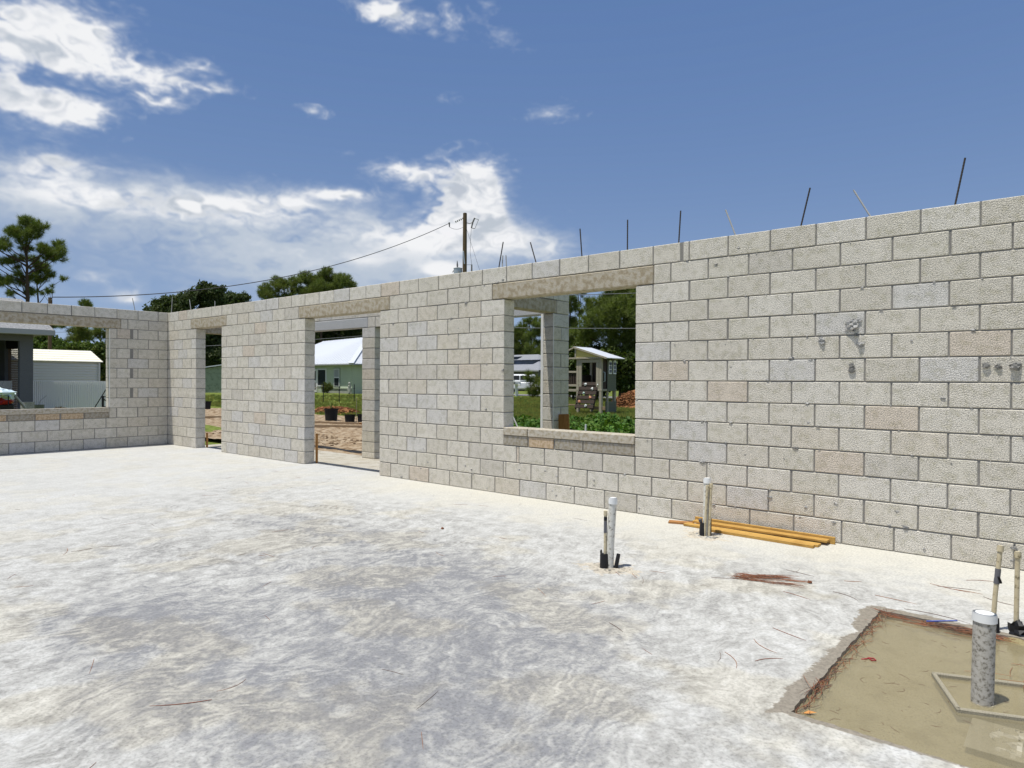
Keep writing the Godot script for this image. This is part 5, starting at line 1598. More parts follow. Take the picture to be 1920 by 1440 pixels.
	meta(gw, "thin guy wire slanting from the transformer pole to the ground", "wire")

# ---------------------------------------------------------------- neighbours on the left

func build_left() -> void:
	# grey house with an open carport, facing the opening in the left wall
	var g := ground_y(-11, 2)
	var h := thing("gray_house", "dark grey house with an open carport and pale eave at far left", "house", Vector3(-11.0, g, 2.0))
	var P := -h.position
	var Q := func(called: String, lo: Vector3, hi: Vector3, m: Material, ch := 0.004) -> MeshInstance3D:
		return part(called, bevel_box(hi - lo, ch), m, h, (lo + hi) * 0.5 - h.position)
	Q.call("wall", Vector3(-11.16, g, -0.39), Vector3(-10.97, 2.83, -0.02), M.gray_paint)
	Q.call("wall", Vector3(-11.16, 2.60, -0.02), Vector3(-10.972, 2.83, 4.9), M.gray_paint)
	Q.call("wall", Vector3(-11.16, g, 4.9), Vector3(-10.97, 2.83, 9.5), M.gray_paint)
	Q.call("wall", Vector3(-17.0, g, -0.39), Vector3(-13.45, 2.83, -0.20), M.gray_paint)
	Q.call("wall", Vector3(-17.2, g, -0.39), Vector3(-17.0, 2.83, 9.5), M.gray_paint)
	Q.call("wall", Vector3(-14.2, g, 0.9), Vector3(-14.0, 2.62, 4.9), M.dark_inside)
	Q.call("ceiling", Vector3(-17.0, 2.84, -0.39), Vector3(-10.97, 2.90, 9.5), M.gray_paint)
	Q.call("floor", Vector3(-17.0, g - 0.1, -0.3), Vector3(-10.98, g + 0.03, 9.4), M.concrete_trim)
	Q.call("door_frame", Vector3(-13.99, g, 0.62), Vector3(-13.90, 2.5, 0.80), M.lattice)
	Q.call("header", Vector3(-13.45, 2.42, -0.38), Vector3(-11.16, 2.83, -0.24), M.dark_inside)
	# lattice screen on the side of the carport
	var lat := Node3D.new()
	lat.name = "lattice_screen"
	h.add_child(lat)
	for k in 52:
		for s: float in [-1.0, 1.0]:
			var st := tool()
			var x0 := -15.6 + k * 0.11
			var x1 := x0 + s * 2.2
			var a := Vector3(x0, g + 0.05, -0.30 + s * 0.003)
			var b := Vector3(x1, 2.6, -0.30 + s * 0.003)
			# clip to the bay between the two walls
			var lo := -13.45
			var hi2 := -11.20
			var t0 := 0.0
			var t1 := 1.0
			var dx := b.x - a.x
			if dx > 0:
				t0 = maxf(0.0, (lo - a.x) / dx)
				t1 = minf(1.0, (hi2 - a.x) / dx)
			else:
				t0 = maxf(0.0, (hi2 - a.x) / dx)
				t1 = minf(1.0, (lo - a.x) / dx)
			if t1 - t0 < 0.05:
				continue
			add_bar(st, a.lerp(b, t0) + P, a.lerp(b, t1) + P, 0.004, 0.034, 0.001)
			part("slat", st.commit(), M.lattice, lat)
	# roof with fascia
	var rf := tool()
	var e0 := -0.85
	var e1 := 9.9
	var A := [Vector3(-10.45, 2.96, e0), Vector3(-10.45, 2.96, e1), Vector3(-14.1, 4.25, e1), Vector3(-14.1, 4.25, e0)]
	var B := [Vector3(-17.7, 2.96, e0), Vector3(-17.7, 2.96, e1), Vector3(-14.1, 4.25, e1), Vector3(-14.1, 4.25, e0)]
	for F in [A, B]:
		quad_auto(rf, F[0] + P, F[1] + P, F[2] + P, F[3] + P, Vector3(-14.1, 0, 4) + P)
		var dn := Vector3(0, -0.04, 0)
		quad_auto(rf, F[0] + P + dn, F[1] + P + dn, F[2] + P + dn, F[3] + P + dn, Vector3(-14.1, 20, 4) + P)
	var roof := part("roof", rf.commit(), M.shingle, h)
	part("fascia", bevel_box(Vector3(0.03, 0.17, e1 - e0), 0.004), M.fascia, roof, Vector3(-10.44, 2.885, (e0 + e1) * 0.5) + P)
	var gab := tool()
	for z in [e0 + 0.02, e0 - 0.01]:
		quad_auto(gab, Vector3(-10.45, 2.80, z) + P, Vector3(-10.45, 2.95, z) + P, Vector3(-14.1, 4.24, z) + P, Vector3(-14.1, 4.08, z) + P, Vector3(-12, 3, 4) + P)
		quad_auto(gab, Vector3(-17.7, 2.80, z) + P, Vector3(-17.7, 2.95, z) + P, Vector3(-14.1, 4.24, z) + P, Vector3(-14.1, 4.08, z) + P, Vector3(-12, 3, 4) + P)
	part("rake_board", gab.commit(), M.fascia, roof)
	Q.call("soffit", Vector3(-10.97, 2.81, e0 + 0.04), Vector3(-10.46, 2.83, e1), M.fascia)
	Q.call("soffit", Vector3(-17.0, 2.842, e0 + 0.04), Vector3(-10.99, 2.858, -0.395), M.fascia)
	var gb := tool()
	tri(gb, Vector3(-10.97, 2.90, -0.38) + P, Vector3(-17.2, 2.90, -0.38) + P, Vector3(-14.1, 4.15, -0.38) + P, Vector3(0, 0, -1))
	part("gable", gb.commit(), M.gray_paint, h)

	# covered mower in front of it
	var mw := thing("covered_mower", "red machine under a pale blue tarp by the grey carport", "machine", Vector3(-5.7, ground_y(-5.7, 1.7), 1.75))
	var my := mw.position.y
	part("body", lump_mesh(Vector3(0.50, 0.16, 0.36), 801, 0.25, 8, 12), M.red_paint, mw, Vector3(0.02, 0.84 - my, 0.0))
	part("frame", bevel_box(Vector3(0.8, 0.5, 0.55), 0.04), M.black_metal, mw, Vector3(0, 0.52 - my, 0.0))
	part("tarp", lump_mesh(Vector3(0.58, 0.17, 0.42), 802, 0.4, 10, 14), M.tarp, mw, Vector3(0.02, 1.00 - my, 0.02))
	part("tarp", lump_mesh(Vector3(0.36, 0.33, 0.36), 803, 0.6, 10, 14), M.tarp, mw, Vector3(-0.05, 1.06 - my, 0.42))
	part("strap", tube([Vector3(0.2, 1.12 - my, -0.1), Vector3(0.52, 0.95 - my, -0.12), Vector3(0.5, 0.7 - my, -0.12)], 0.012, 5), M.black_metal, mw)
	part("chute", bevel_box(Vector3(0.08, 0.40, 0.05), 0.02), M.blind, mw, Vector3(0.12, 0.80 - my, -0.46), Vector3(0.6, 0, 0))
	for k in 4:
		var sx := -0.3 if k % 2 == 0 else 0.3
		var sz := -0.28 if k < 2 else 0.28
		var whl := part("wheel", tube([Vector3(sx, 0.22, sz - 0.07), Vector3(sx, 0.22, sz + 0.07)], 0.22, 14), M.tyre, mw)
		part("rim", tube([Vector3(sx, 0.22, sz - 0.075), Vector3(sx, 0.22, sz + 0.075)], 0.10, 10), M.galvanised, whl)
	# bucket, tubs, planter: each stands on the neighbour's ground
	var by := ground_y(-7.6, 0.6)
	var bu := thing("bucket", "dented grey metal tub at the corner of the grey house", "bucket", Vector3(-7.6, by, 0.62))
	part("shell", tube([Vector3(0, 0, 0), Vector3(0, 0.60, 0), Vector3(0, 0.62, 0), Vector3(0, 0.60, 0), Vector3(0, 0.1, 0)], [0.15, 0.165, 0.17, 0.155, 0.13], 16, false), M.galvanised, bu)
	part("rim", tube([Vector3(0, 0.605, 0), Vector3(0, 0.635, 0)], 0.175, 16, false), M.galvanised, bu)
	var tb := thing("tub", "low dark green tub beside the grey metal tub", "tub", Vector3(-8.45, ground_y(-8.45, 0.16), 0.16))
	part("shell", tube([Vector3(0, 0, 0), Vector3(0, 0.50, 0), Vector3(0, 0.52, 0), Vector3(0, 0.4, 0)], [0.13, 0.17, 0.175, 0.14], 14, false), M.green_board, tb)
	part("twigs", tube([Vector3(0, 0.4, 0), Vector3(0.1, 0.65, -0.05), Vector3(0.3, 0.8, -0.15)], [0.006, 0.005, 0.003], 4), M.bark_oak, tb)
	var pl := thing("planter", "dark red planter with a dry plant by the white metal fence", "planter", Vector3(-8.9, ground_y(-8.9, -0.55), -0.55))
	part("pot", tube([Vector3(0, 0, 0), Vector3(0, 0.34, 0), Vector3(0, 0.40, 0), Vector3(0, 0.35, 0)], [0.10, 0.15, 0.155, 0.12], 14, false), M.terracotta, pl)
	part("stand", bevel_box(Vector3(0.2, 0.06, 0.2), 0.005), M.black_metal, pl, Vector3(0, 0.03, 0))
	merged("plant", blade_clump(16, 0.12, 0.10, 811), M.blade, [Transform3D(Basis(), Vector3(0, 0.37, 0))], [Color(1.3, 0.6, 0.6)], pl)
	# white corrugated fence: separate sheets between posts
	var fn := thing("metal_fence", "white corrugated metal fence in front of the cream shed", "fence", Vector3(-13.0, ground_y(-13, -1), -1.5))
	var fy := fn.position.y
	for k in 11:
		var st := tool()
		var z0 := 4.0 - k * 0.86
		for i in 28:
			var za := z0 - i * 0.86 / 28.0
			var zb := z0 - (i + 1) * 0.86 / 28.0
			var xa := 0.012 if i % 2 == 0 else -0.012
			var xb := 0.012 if (i + 1) % 2 == 0 else -0.012
			quad(st, Vector3(xa, 0.02, za + 1.5), Vector3(xb, 0.02, zb + 1.5), Vector3(xb, 1.308 - fy, zb + 1.5), Vector3(xa, 1.308 - fy, za + 1.5), Vector3(1, 0, 0.8 if xa < xb else -0.8).normalized())
		part("sheet", st.commit(), M.fence_sheet, fn)
		part("post", bevel_box(Vector3(0.06, 1.28 - fy, 0.06), 0.004), M.fence_sheet, fn, Vector3(-0.055, (1.28 - fy) * 0.5, z0 + 1.5))
	# cream-roofed shed behind it
	var sh := thing("storage_shed", "white lap-sided shed with a cream roof behind the metal fence", "shed", Vector3(-16.0, ground_y(-16, -2), -2.0))
	var sp := -sh.position
	var gy := sh.position.y
	var zr := -4.03
	var zl := 1.2
	part("wall", sharp_box(Vector3(-18.7, gy, zr + 0.03), Vector3(-16.06, 2.06, zl)), M.vinyl, sh, sp)
	var n := 17
	for k in n:
		var y := gy + 0.12 + k * 0.105
		if y > 2.02:
			break
		var st := tool()
		add_box(st, Vector3(-16.058, y, zr + 0.06), Vector3(-15.998, y + 0.014, zl - 0.04))
		quad_auto(st, Vector3(-15.998, y, zr + 0.06), Vector3(-15.998, y, zl - 0.04), Vector3(-16.052, y + 0.105, zl - 0.04), Vector3(-16.052, y + 0.105, zr + 0.06), Vector3(-18, y, -2))
		part("siding_board", st.commit(), M.vinyl, sh, sp)
	part("corner_trim", bevel_box(Vector3(0.07, 2.06 - gy, 0.07), 0.004), M.vinyl_trim, sh, Vector3(-16.01, (2.06 + gy) * 0.5, zr + 0.03) + sp)
	part("corner_trim", bevel_box(Vector3(0.07, 2.06 - gy, 0.07), 0.004), M.vinyl_trim, sh, Vector3(-16.01, (2.06 + gy) * 0.5, zl) + sp)
	part("door", bevel_box(Vector3(0.03, 1.75, 0.8), 0.004), M.tan_door, sh, Vector3(-16.015, gy + 0.9, -0.55) + sp)
	var rt := tool()
	var ridge_x := -17.37
	for F in [[-15.94, ridge_x], [-18.8, ridge_x]]:
		var steps := 5
		for k in steps:
			var xa := lerpf(F[0], F[1], float(k) / steps)
			var xb := lerpf(F[0], F[1], float(k + 1) / steps)
			var ya := lerpf(2.09, 2.585, float(k) / steps)
			var yb := lerpf(2.09, 2.585, float(k + 1) / steps)
			quad_auto(rt, Vector3(xa, ya + 0.012, zr - 0.10), Vector3(xa, ya + 0.012, zl + 0.1), Vector3(xb, yb, zl + 0.1), Vector3(xb, yb, zr - 0.10), Vector3(-17.3, 0, -2))
			quad_auto(rt, Vector3(xa, ya - 0.02, zr - 0.10), Vector3(xa, ya + 0.012, zr - 0.10), Vector3(xa, ya + 0.012, zl + 0.1), Vector3(xa, ya - 0.02, zl + 0.1), Vector3(-17.3, ya, -2))
	part("roof", rt.commit(), M.cream_roof, sh, sp)
	part("ridge_cap", bevel_box(Vector3(0.16, 0.03, 2.4), 0.005), M.vinyl_trim, sh, Vector3(ridge_x, 2.60, 0.1) + sp)
	var ge := tool()
	tri(ge, Vector3(-16.06, 2.06, zr + 0.03), Vector3(-18.7, 2.06, zr + 0.03), Vector3(ridge_x, 2.55, zr + 0.03), Vector3(0, 0, -1))
	tri(ge, Vector3(-16.06, 2.06, zl), Vector3(-18.7, 2.06, zl), Vector3(ridge_x, 2.55, zl), Vector3(0, 0, 1))
	part("gable", ge.commit(), M.vinyl, sh, sp)
	# black metal stand
	var bs := thing("metal_stand", "black metal frame with a slanting bar by the opening's jamb", "frame", Vector3(-5.9, ground_y(-5.9, -0.75), -0.75))
	var sy := bs.position.y
	var st2 := tool()
	add_tube(st2, [Vector3(-0.30, -0.02, 0.28), Vector3(-0.17, 0.60 - sy, 0.17), Vector3(0.16, 1.32 - sy, -0.12)], 0.014, 6)
	part("bar", st2.commit(), M.black_metal, bs)
	part("post", bevel_box(Vector3(0.05, 0.92 - sy, 0.05), 0.004), M.black_metal, bs, Vector3(-0.02, (0.92 - sy) * 0.5, 0.02))
	part("post", bevel_box(Vector3(0.05, 0.92 - sy, 0.05), 0.004), M.black_metal, bs, Vector3(0.22, (0.92 - sy) * 0.5, -0.50))
	part("rail", tube([Vector3(-0.05, 0.90 - sy, 0.05), Vector3(0.24, 0.88 - sy, -0.52)], 0.016, 6), M.black_metal, bs)
	part("rail", tube([Vector3(-0.02, 0.60 - sy, 0.02), Vector3(0.22, 0.62 - sy, -0.50)], 0.03, 6), M.black_metal, bs)
	part("rail", tube([Vector3(-0.02, 0.84 - sy, 0.02), Vector3(0.12, 0.62 - sy, -0.24)], 0.016, 6), M.black_metal, bs)

# ---------------------------------------------------------------- seen through the doorways

func nursery_pot(label: String, at: Vector3, r: float, hgt: float) -> Node3D:
	var t := thing("nursery_pot", label, "plant pot", at, 0.0, "black nursery pots by the boards")
	part("pot", tube([Vector3(0, 0, 0), Vector3(0, hgt * 0.9, 0), Vector3(0, hgt * 0.9, 0), Vector3(0, hgt, 0), Vector3(0, hgt, 0), Vector3(0, hgt * 0.88, 0)], [r * 0.82, r * 0.96, r * 1.04, r * 1.04, r * 0.96, r * 0.9], 18, false), M.pot, t)
	part("soil", tube([Vector3(0, hgt * 0.85, 0), Vector3(0, hgt * 0.88, 0)], r * 0.92, 16), M.clod, t)
	return t

func form_board(label: String, a: Vector3, b: Vector3, m: Material) -> void:
	var st := tool()
	var mid := (a + b) * 0.5
	add_bar(st, a - mid, b - mid, 0.04, 0.14, 0.004)
	meta(part(numbered("form_board"), st.commit(), m, self, mid), label, "board", "form boards on the sand")

func build_middle() -> void:
	# green house with a white metal hip roof
	var g := 0.10
	var h := thing("green_house", "pale green house with a white metal roof behind the wide doorway", "house", Vector3(-44, g, -38))
	var P := -h.position
	part("wall", sharp_box(Vector3(-52, g - 0.3, -43), Vector3(-37.7, 2.86, -32.8)), M.green_stucco, h, P)
	part("plinth", bevel_box(Vector3(4.4, 0.5, 0.06), 0.01), M.concrete_trim, h, Vector3(-39.9, g + 0.2, -32.76) + P)
	part("plinth_cap", bevel_box(Vector3(4.5, 0.08, 0.14), 0.01), M.green_stucco, h, Vector3(-39.9, g + 0.49, -32.74) + P)
	# porch recess with a screened opening and a door
	var sc := part("window", bevel_box(Vector3(1.5, 1.75, 0.06), 0.004), M.white_paint, h, Vector3(-42.55, 1.62, -32.77) + P)
	part("pane", bevel_box(Vector3(1.26, 1.52, 0.02), 0.002), M.glass_dark, sc, Vector3(0, 0, 0.032))
	for k in 3:
		part("slat", bevel_box(Vector3(1.26, 0.025, 0.02), 0.002), M.black_metal, sc, Vector3(0, -0.4 + k * 0.4, 0.046))
	var dr := part("door", bevel_box(Vector3(1.0, 2.3, 0.07), 0.005), M.white_paint, h, Vector3(-43.9, 1.30, -32.77) + P)
	part("pane", bevel_box(Vector3(0.7, 0.95, 0.02), 0.002), M.glass_dark, dr, Vector3(0, 0.5, 0.036))
	part("pane", bevel_box(Vector3(0.7, 0.7, 0.02), 0.002), M.glass_dark, dr, Vector3(0, -0.55, 0.036))
	var wn := part("window", bevel_box(Vector3(0.98, 1.86, 0.06), 0.004), M.green_wall, h, Vector3(-40.05, 1.62, -32.765) + P)
	part("frame", bevel_box(Vector3(0.86, 1.70, 0.03), 0.004), M.white_paint, wn, Vector3(0, 0, 0.036))
	part("pane", bevel_box(Vector3(0.74, 0.74, 0.02), 0.002), M.blind, wn, Vector3(0, 0.42, 0.046))
	part("pane", bevel_box(Vector3(0.74, 0.76, 0.02), 0.002), M.glass_dark, wn, Vector3(0, -0.42, 0.046))
	# roof: hipped, in ribbed sheets
	var e := [Vector3(-52.6, 2.93, -43.6), Vector3(-37.2, 2.93, -43.6), Vector3(-37.2, 2.93, -32.3), Vector3(-52.6, 2.93, -32.3)]
	var r0 := Vector3(-50.0, 5.72, -38.0)
	var r1 := Vector3(-41.9, 5.92, -38.0)
	var rt := tool()
	var inside := Vector3(-45, 0, -38)
	var S := func(a: Vector3, b: Vector3, c: Vector3) -> void:
		var n := (b - a).cross(c - a).normalized()
		if n.y < 0: n = -n
		tri(rt, a + P, b + P, c + P, n)
	S.call(e[3], e[2], r1)
	S.call(e[3], r1, r0)
	S.call(e[2], e[1], r1)
	S.call(e[0], e[3], r0)
	S.call(e[1], e[0], r0)
	S.call(e[1], r0, r1)
	var roof := part("roof", rt.commit(), M.white_metal, h)
	for k in 32:
		# ribs up the front slope
		var t := (k + 0.5) / 32.0
		var a: Vector3 = e[3].lerp(e[2], t)
		var top: Vector3 = r0.lerp(r1, clampf((a.x - r0.x) / (r1.x - r0.x), 0.0, 1.0))
		var f := 1.0
		if a.x < r0.x: f = (a.x - e[3].x) / (r0.x - e[3].x)
		elif a.x > r1.x: f = (e[2].x - a.x) / (e[2].x - r1.x)
		var b := Vector3(a.x, lerpf(a.y, top.y, f), lerpf(a.z, r0.z, f))
		var st := tool()
		add_bar(st, a + P + Vector3(0, 0.012, 0), b + P + Vector3(0, 0.012, 0), 0.05, 0.035, 0.006)
		part("rib", st.commit(), M.white_metal, roof)
	for k in 24:
		var t := (k + 0.5) / 24.0
		var a: Vector3 = e[2].lerp(e[1], t)
		var f := 1.0 - absf(t - 0.5) * 2.0
		var b := Vector3(lerpf(a.x, r1.x, f), lerpf(a.y, r1.y, f), a.z)
		var st := tool()
		add_bar(st, a + P + Vector3(0, 0.012, 0), b + P + Vector3(0, 0.012, 0), 0.05, 0.035, 0.006)
		part("rib", st.commit(), M.white_metal, roof)
	var hp := tool()
	add_bar(hp, e[2] + P + Vector3(0, 0.04, 0), r1 + P + Vector3(0, 0.04, 0), 0.5, 0.05, 0.01)
	part("hip_cap", hp.commit(), M.white_metal, roof)
	part("fascia", bevel_box(Vector3(15.4, 0.12, 0.05), 0.01), M.fascia, roof, Vector3(-44.9, 2.86, -32.32) + P)
	part("fascia", bevel_box(Vector3(0.05, 0.12, 11.3), 0.01), M.fascia, roof, Vector3(-37.22, 2.86, -37.95) + P)
	part("bench", bevel_box(Vector3(1.2, 0.08, 0.5), 0.01), M.gray_board, h, Vector3(-43.2, g + 0.5, -32.3) + P)
	# shrub, statue, posts on its lawn
	var bu := thing("round_bush", "small reddish bush in front of the green house", "bush", Vector3(-40.0, ground_y(-40, -31.5), -31.6))
	var xf := []
	var cols := []
	for k in 160:
		xf.append(Transform3D(rand_basis().scaled(Vector3.ONE * 0.16), Vector3(0, 0.55, 0) + rand_dir() * pow(rng.randf(), 0.5) * 0.52))
		cols.append(Color(2.2, 0.75, 0.8) if k % 3 else Color(1, 1, 1))
	merged("foliage", M.bush_leaves, M.leaf_bush, xf, cols, bu)
	part("stem", tube([Vector3(0, -0.05, 0), Vector3(0, 0.6, 0)], 0.04, 6), M.bark_oak, bu)
	var stt := thing("garden_statue", "small white garden statue at the green house's corner", "statue", Vector3(-36.9, ground_y(-36.9, -31.9), -31.9))
	part("body", lump_mesh(Vector3(0.20, 0.45, 0.18), 821, 0.4), M.concrete_trim, stt, Vector3(0, 0.42, 0))
	part("head", lump_mesh(Vector3(0.12, 0.14, 0.12), 822, 0.2), M.concrete_trim, stt, Vector3(0, 0.95, 0))
	var posts := [[-22.60, -19.34, 1.22, "dark fence post below the dark window of the green house"], [-21.81, -20.01, 0.98, "dark fence post below the white-framed window of the green house"], [-21.07, -20.64, 1.12, "dark fence post below the corner of the green house"]]
	for p in posts:
		var y := ground_y(p[0], p[1])
		var o := thing("fence_post", p[3], "post", Vector3(p[0], y, p[1]), 0.0, "posts on the neighbour's lawn")
		part("shaft", tube([Vector3(0, -0.1, 0), Vector3(0, p[2] - y, 0)], 0.028, 7), M.black_metal, o)
		part("insulator", lump_mesh(Vector3(0.05, 0.05, 0.06), 830, 0.4, 4, 6), M.black_metal, o, Vector3(0.04, (p[2] - y) * 0.78, 0.03))
	# mulch spread on the grass behind the pots
	mulch_heap(thing("mulch_heap", "low orange heap of mulch behind the tall nursery pot", "mulch", Vector3(-12.6, ground_y(-12.6, -13.2), -13.2)), Vector3(1.6, 0.36, 0.8), 700, 840)
	# pots and form boards
	var a := nursery_pot("black nursery pot with a yellow-green seedling, at the boards", Vector3(-6.50, -0.175, -8.71), 0.26, 0.50)
	var sx := []
	for k in 14:
		sx.append(Transform3D(Basis(Vector3.UP, rng.randf() * TAU) * Basis(Vector3.RIGHT, rng.randf_range(0.1, 0.9)), Vector3(0, 0.5 + rng.randf() * 0.14, 0)))
	merged("seedling", blade_clump(3, 0.26, 0.02, 831), M.blade, sx, [], a)
	part("stem", tube([Vector3(0, 0.42, 0), Vector3(0.02, 0.70, 0)], 0.008, 5), M.blade, a)
	nursery_pot("smaller empty black pot right of the seedling pot", Vector3(-5.55, -0.175, -8.86), 0.20, 0.30)
	nursery_pot("black pot half hidden by the porch post", Vector3(-5.12, -0.175, -9.10), 0.19, 0.32)
	nursery_pot("dark pot on the grass seen through the narrow doorway", Vector3(-19.45, ground_y(-19.4, -10.2) - 0.02, -10.14), 0.24, 0.44)
	form_board("dark form board lying across the sand behind the wide doorway", Vector3(-4.4, -0.13, -6.05), Vector3(-1.9, -0.13, -7.75), M.weather_board)
	form_board("weathered form board slanting behind the front form board", Vector3(-6.4, -0.14, -7.35), Vector3(-4.1, -0.14, -8.15), M.weather_board)
	form_board("orange form board beside the empty pot", Vector3(-4.0, -0.14, -8.10), Vector3(-3.2, -0.14, -9.60), M.red_board)
	form_board("form board across the sand behind the narrow doorway", Vector3(-12.6, -0.14, -5.4), Vector3(-9.6, -0.14, -8.3), M.weather_board)
	var sk := part(numbered("marker_stake"), tube([Vector3(0, -0.1, 0), Vector3(0.01, 0.94, 0)], 0.008, 5), M.gray_board, self, Vector3(-5.37, -0.17, -9.02))
	meta(sk, "thin upright marker stake behind the pots", "stake")
	# green shed behind the narrow doorway
	var s := thing("green_shed", "green shed with a white roof behind the narrow doorway", "shed", Vector3(-50.0, 0.0, -25.0))
	var sp := -s.position
	var wl := tool()
	# gable wall facing us, its rake rising to the right
	var c0 := Vector3(-49.5, -0.25, -22.6)
	var c1 := Vector3(-45.6, -0.25, -26.4)
	var back := Vector3(-6.0, 0, -6.0)
	for k in 2:
		var o2 := back * k
		quad_auto(wl, c0 + o2 + sp, c1 + o2 + sp, Vector3(c1.x, 2.95, c1.z) + o2 + sp, Vector3(c0.x, 2.15, c0.z) + o2 + sp, c0 + back * 0.5 + sp)
	quad_auto(wl, c0 + sp, c0 + back + sp, Vector3(c0.x, 2.15, c0.z) + back + sp, Vector3(c0.x, 2.15, c0.z) + sp, (c0 + c1) * 0.5 + back * 0.5 + sp)
	quad_auto(wl, c1 + sp, c1 + back + sp, Vector3(c1.x, 2.95, c1.z) + back + sp, Vector3(c1.x, 2.95, c1.z) + sp, (c0 + c1) * 0.5 + back * 0.5 + sp)
	part("wall", wl.commit(), M.green_wall, s)
	var rr := tool()
	var d := (c1 - c0).normalized()
	var f0 := Vector3(c0.x, 2.15, c0.z) - d * 0.4 - back * 0.03 + Vector3(0, 0.0, 0)
	var f1 := Vector3(c1.x, 2.95, c1.z) + d * 0.2 - back * 0.03 + Vector3(0, 0.08, 0)
	var up := Vector3(0, 0.10, 0)
	quad_auto(rr, f0 + sp + up, f1 + sp + up, f1 + back * 1.06 + sp + up * 6.0, f0 + back * 1.06 + sp + up * 6.0, Vector3(-48, -3, -25) + sp)
	quad_auto(rr, f0 + sp, f1 + sp, f1 + sp + up, f0 + sp + up, c0 + back + sp)
	part("roof", rr.commit(), M.white_metal, s)
	var ft := tool()
	add_bar(ft, c0 + sp + Vector3(0.03, 0.28, 0.03), c1 + sp + Vector3(0.03, 0.28, 0.03), 0.06, 0.10, 0.01)
	part("base_board", ft.commit(), M.concrete_trim, s)

func mulch_heap(t: Node3D, size: Vector3, chips: int, sd: int) -> void:
	var core_m := lump_mesh(size, sd, 0.35, 12, 18)
	part("heap", core_m, M.mulch, t, Vector3(0, -size.y * 0.25, 0))
	var xf := []
	var cols := []
	for k in chips:
		var dd := rand_dir()
		dd.y = absf(dd.y)
		var p := dd * size * rng.randf_range(0.9, 1.06) + Vector3(0, -size.y * 0.25, 0)
		if p.y < -0.05:
			continue
		xf.append(Transform3D(rand_basis().scaled(Vector3(0.05, 0.018, 0.025) * rng.randf_range(0.8, 2.0)), p))
		var g := rng.randf_range(0.5, 1.7)
		cols.append(Color(g, g * rng.randf_range(0.8, 1.1), g * 0.9))
	var m: StandardMaterial3D = M.mulch.duplicate()
	m.albedo_texture = null
	m.vertex_color_use_as_albedo = true
	var o := merged("chips", bevel_box(Vector3(2, 2, 2), 0.1), m, xf, cols, t)
	o.set_meta("kind", "stuff")

# ---------------------------------------------------------------- seen through the window

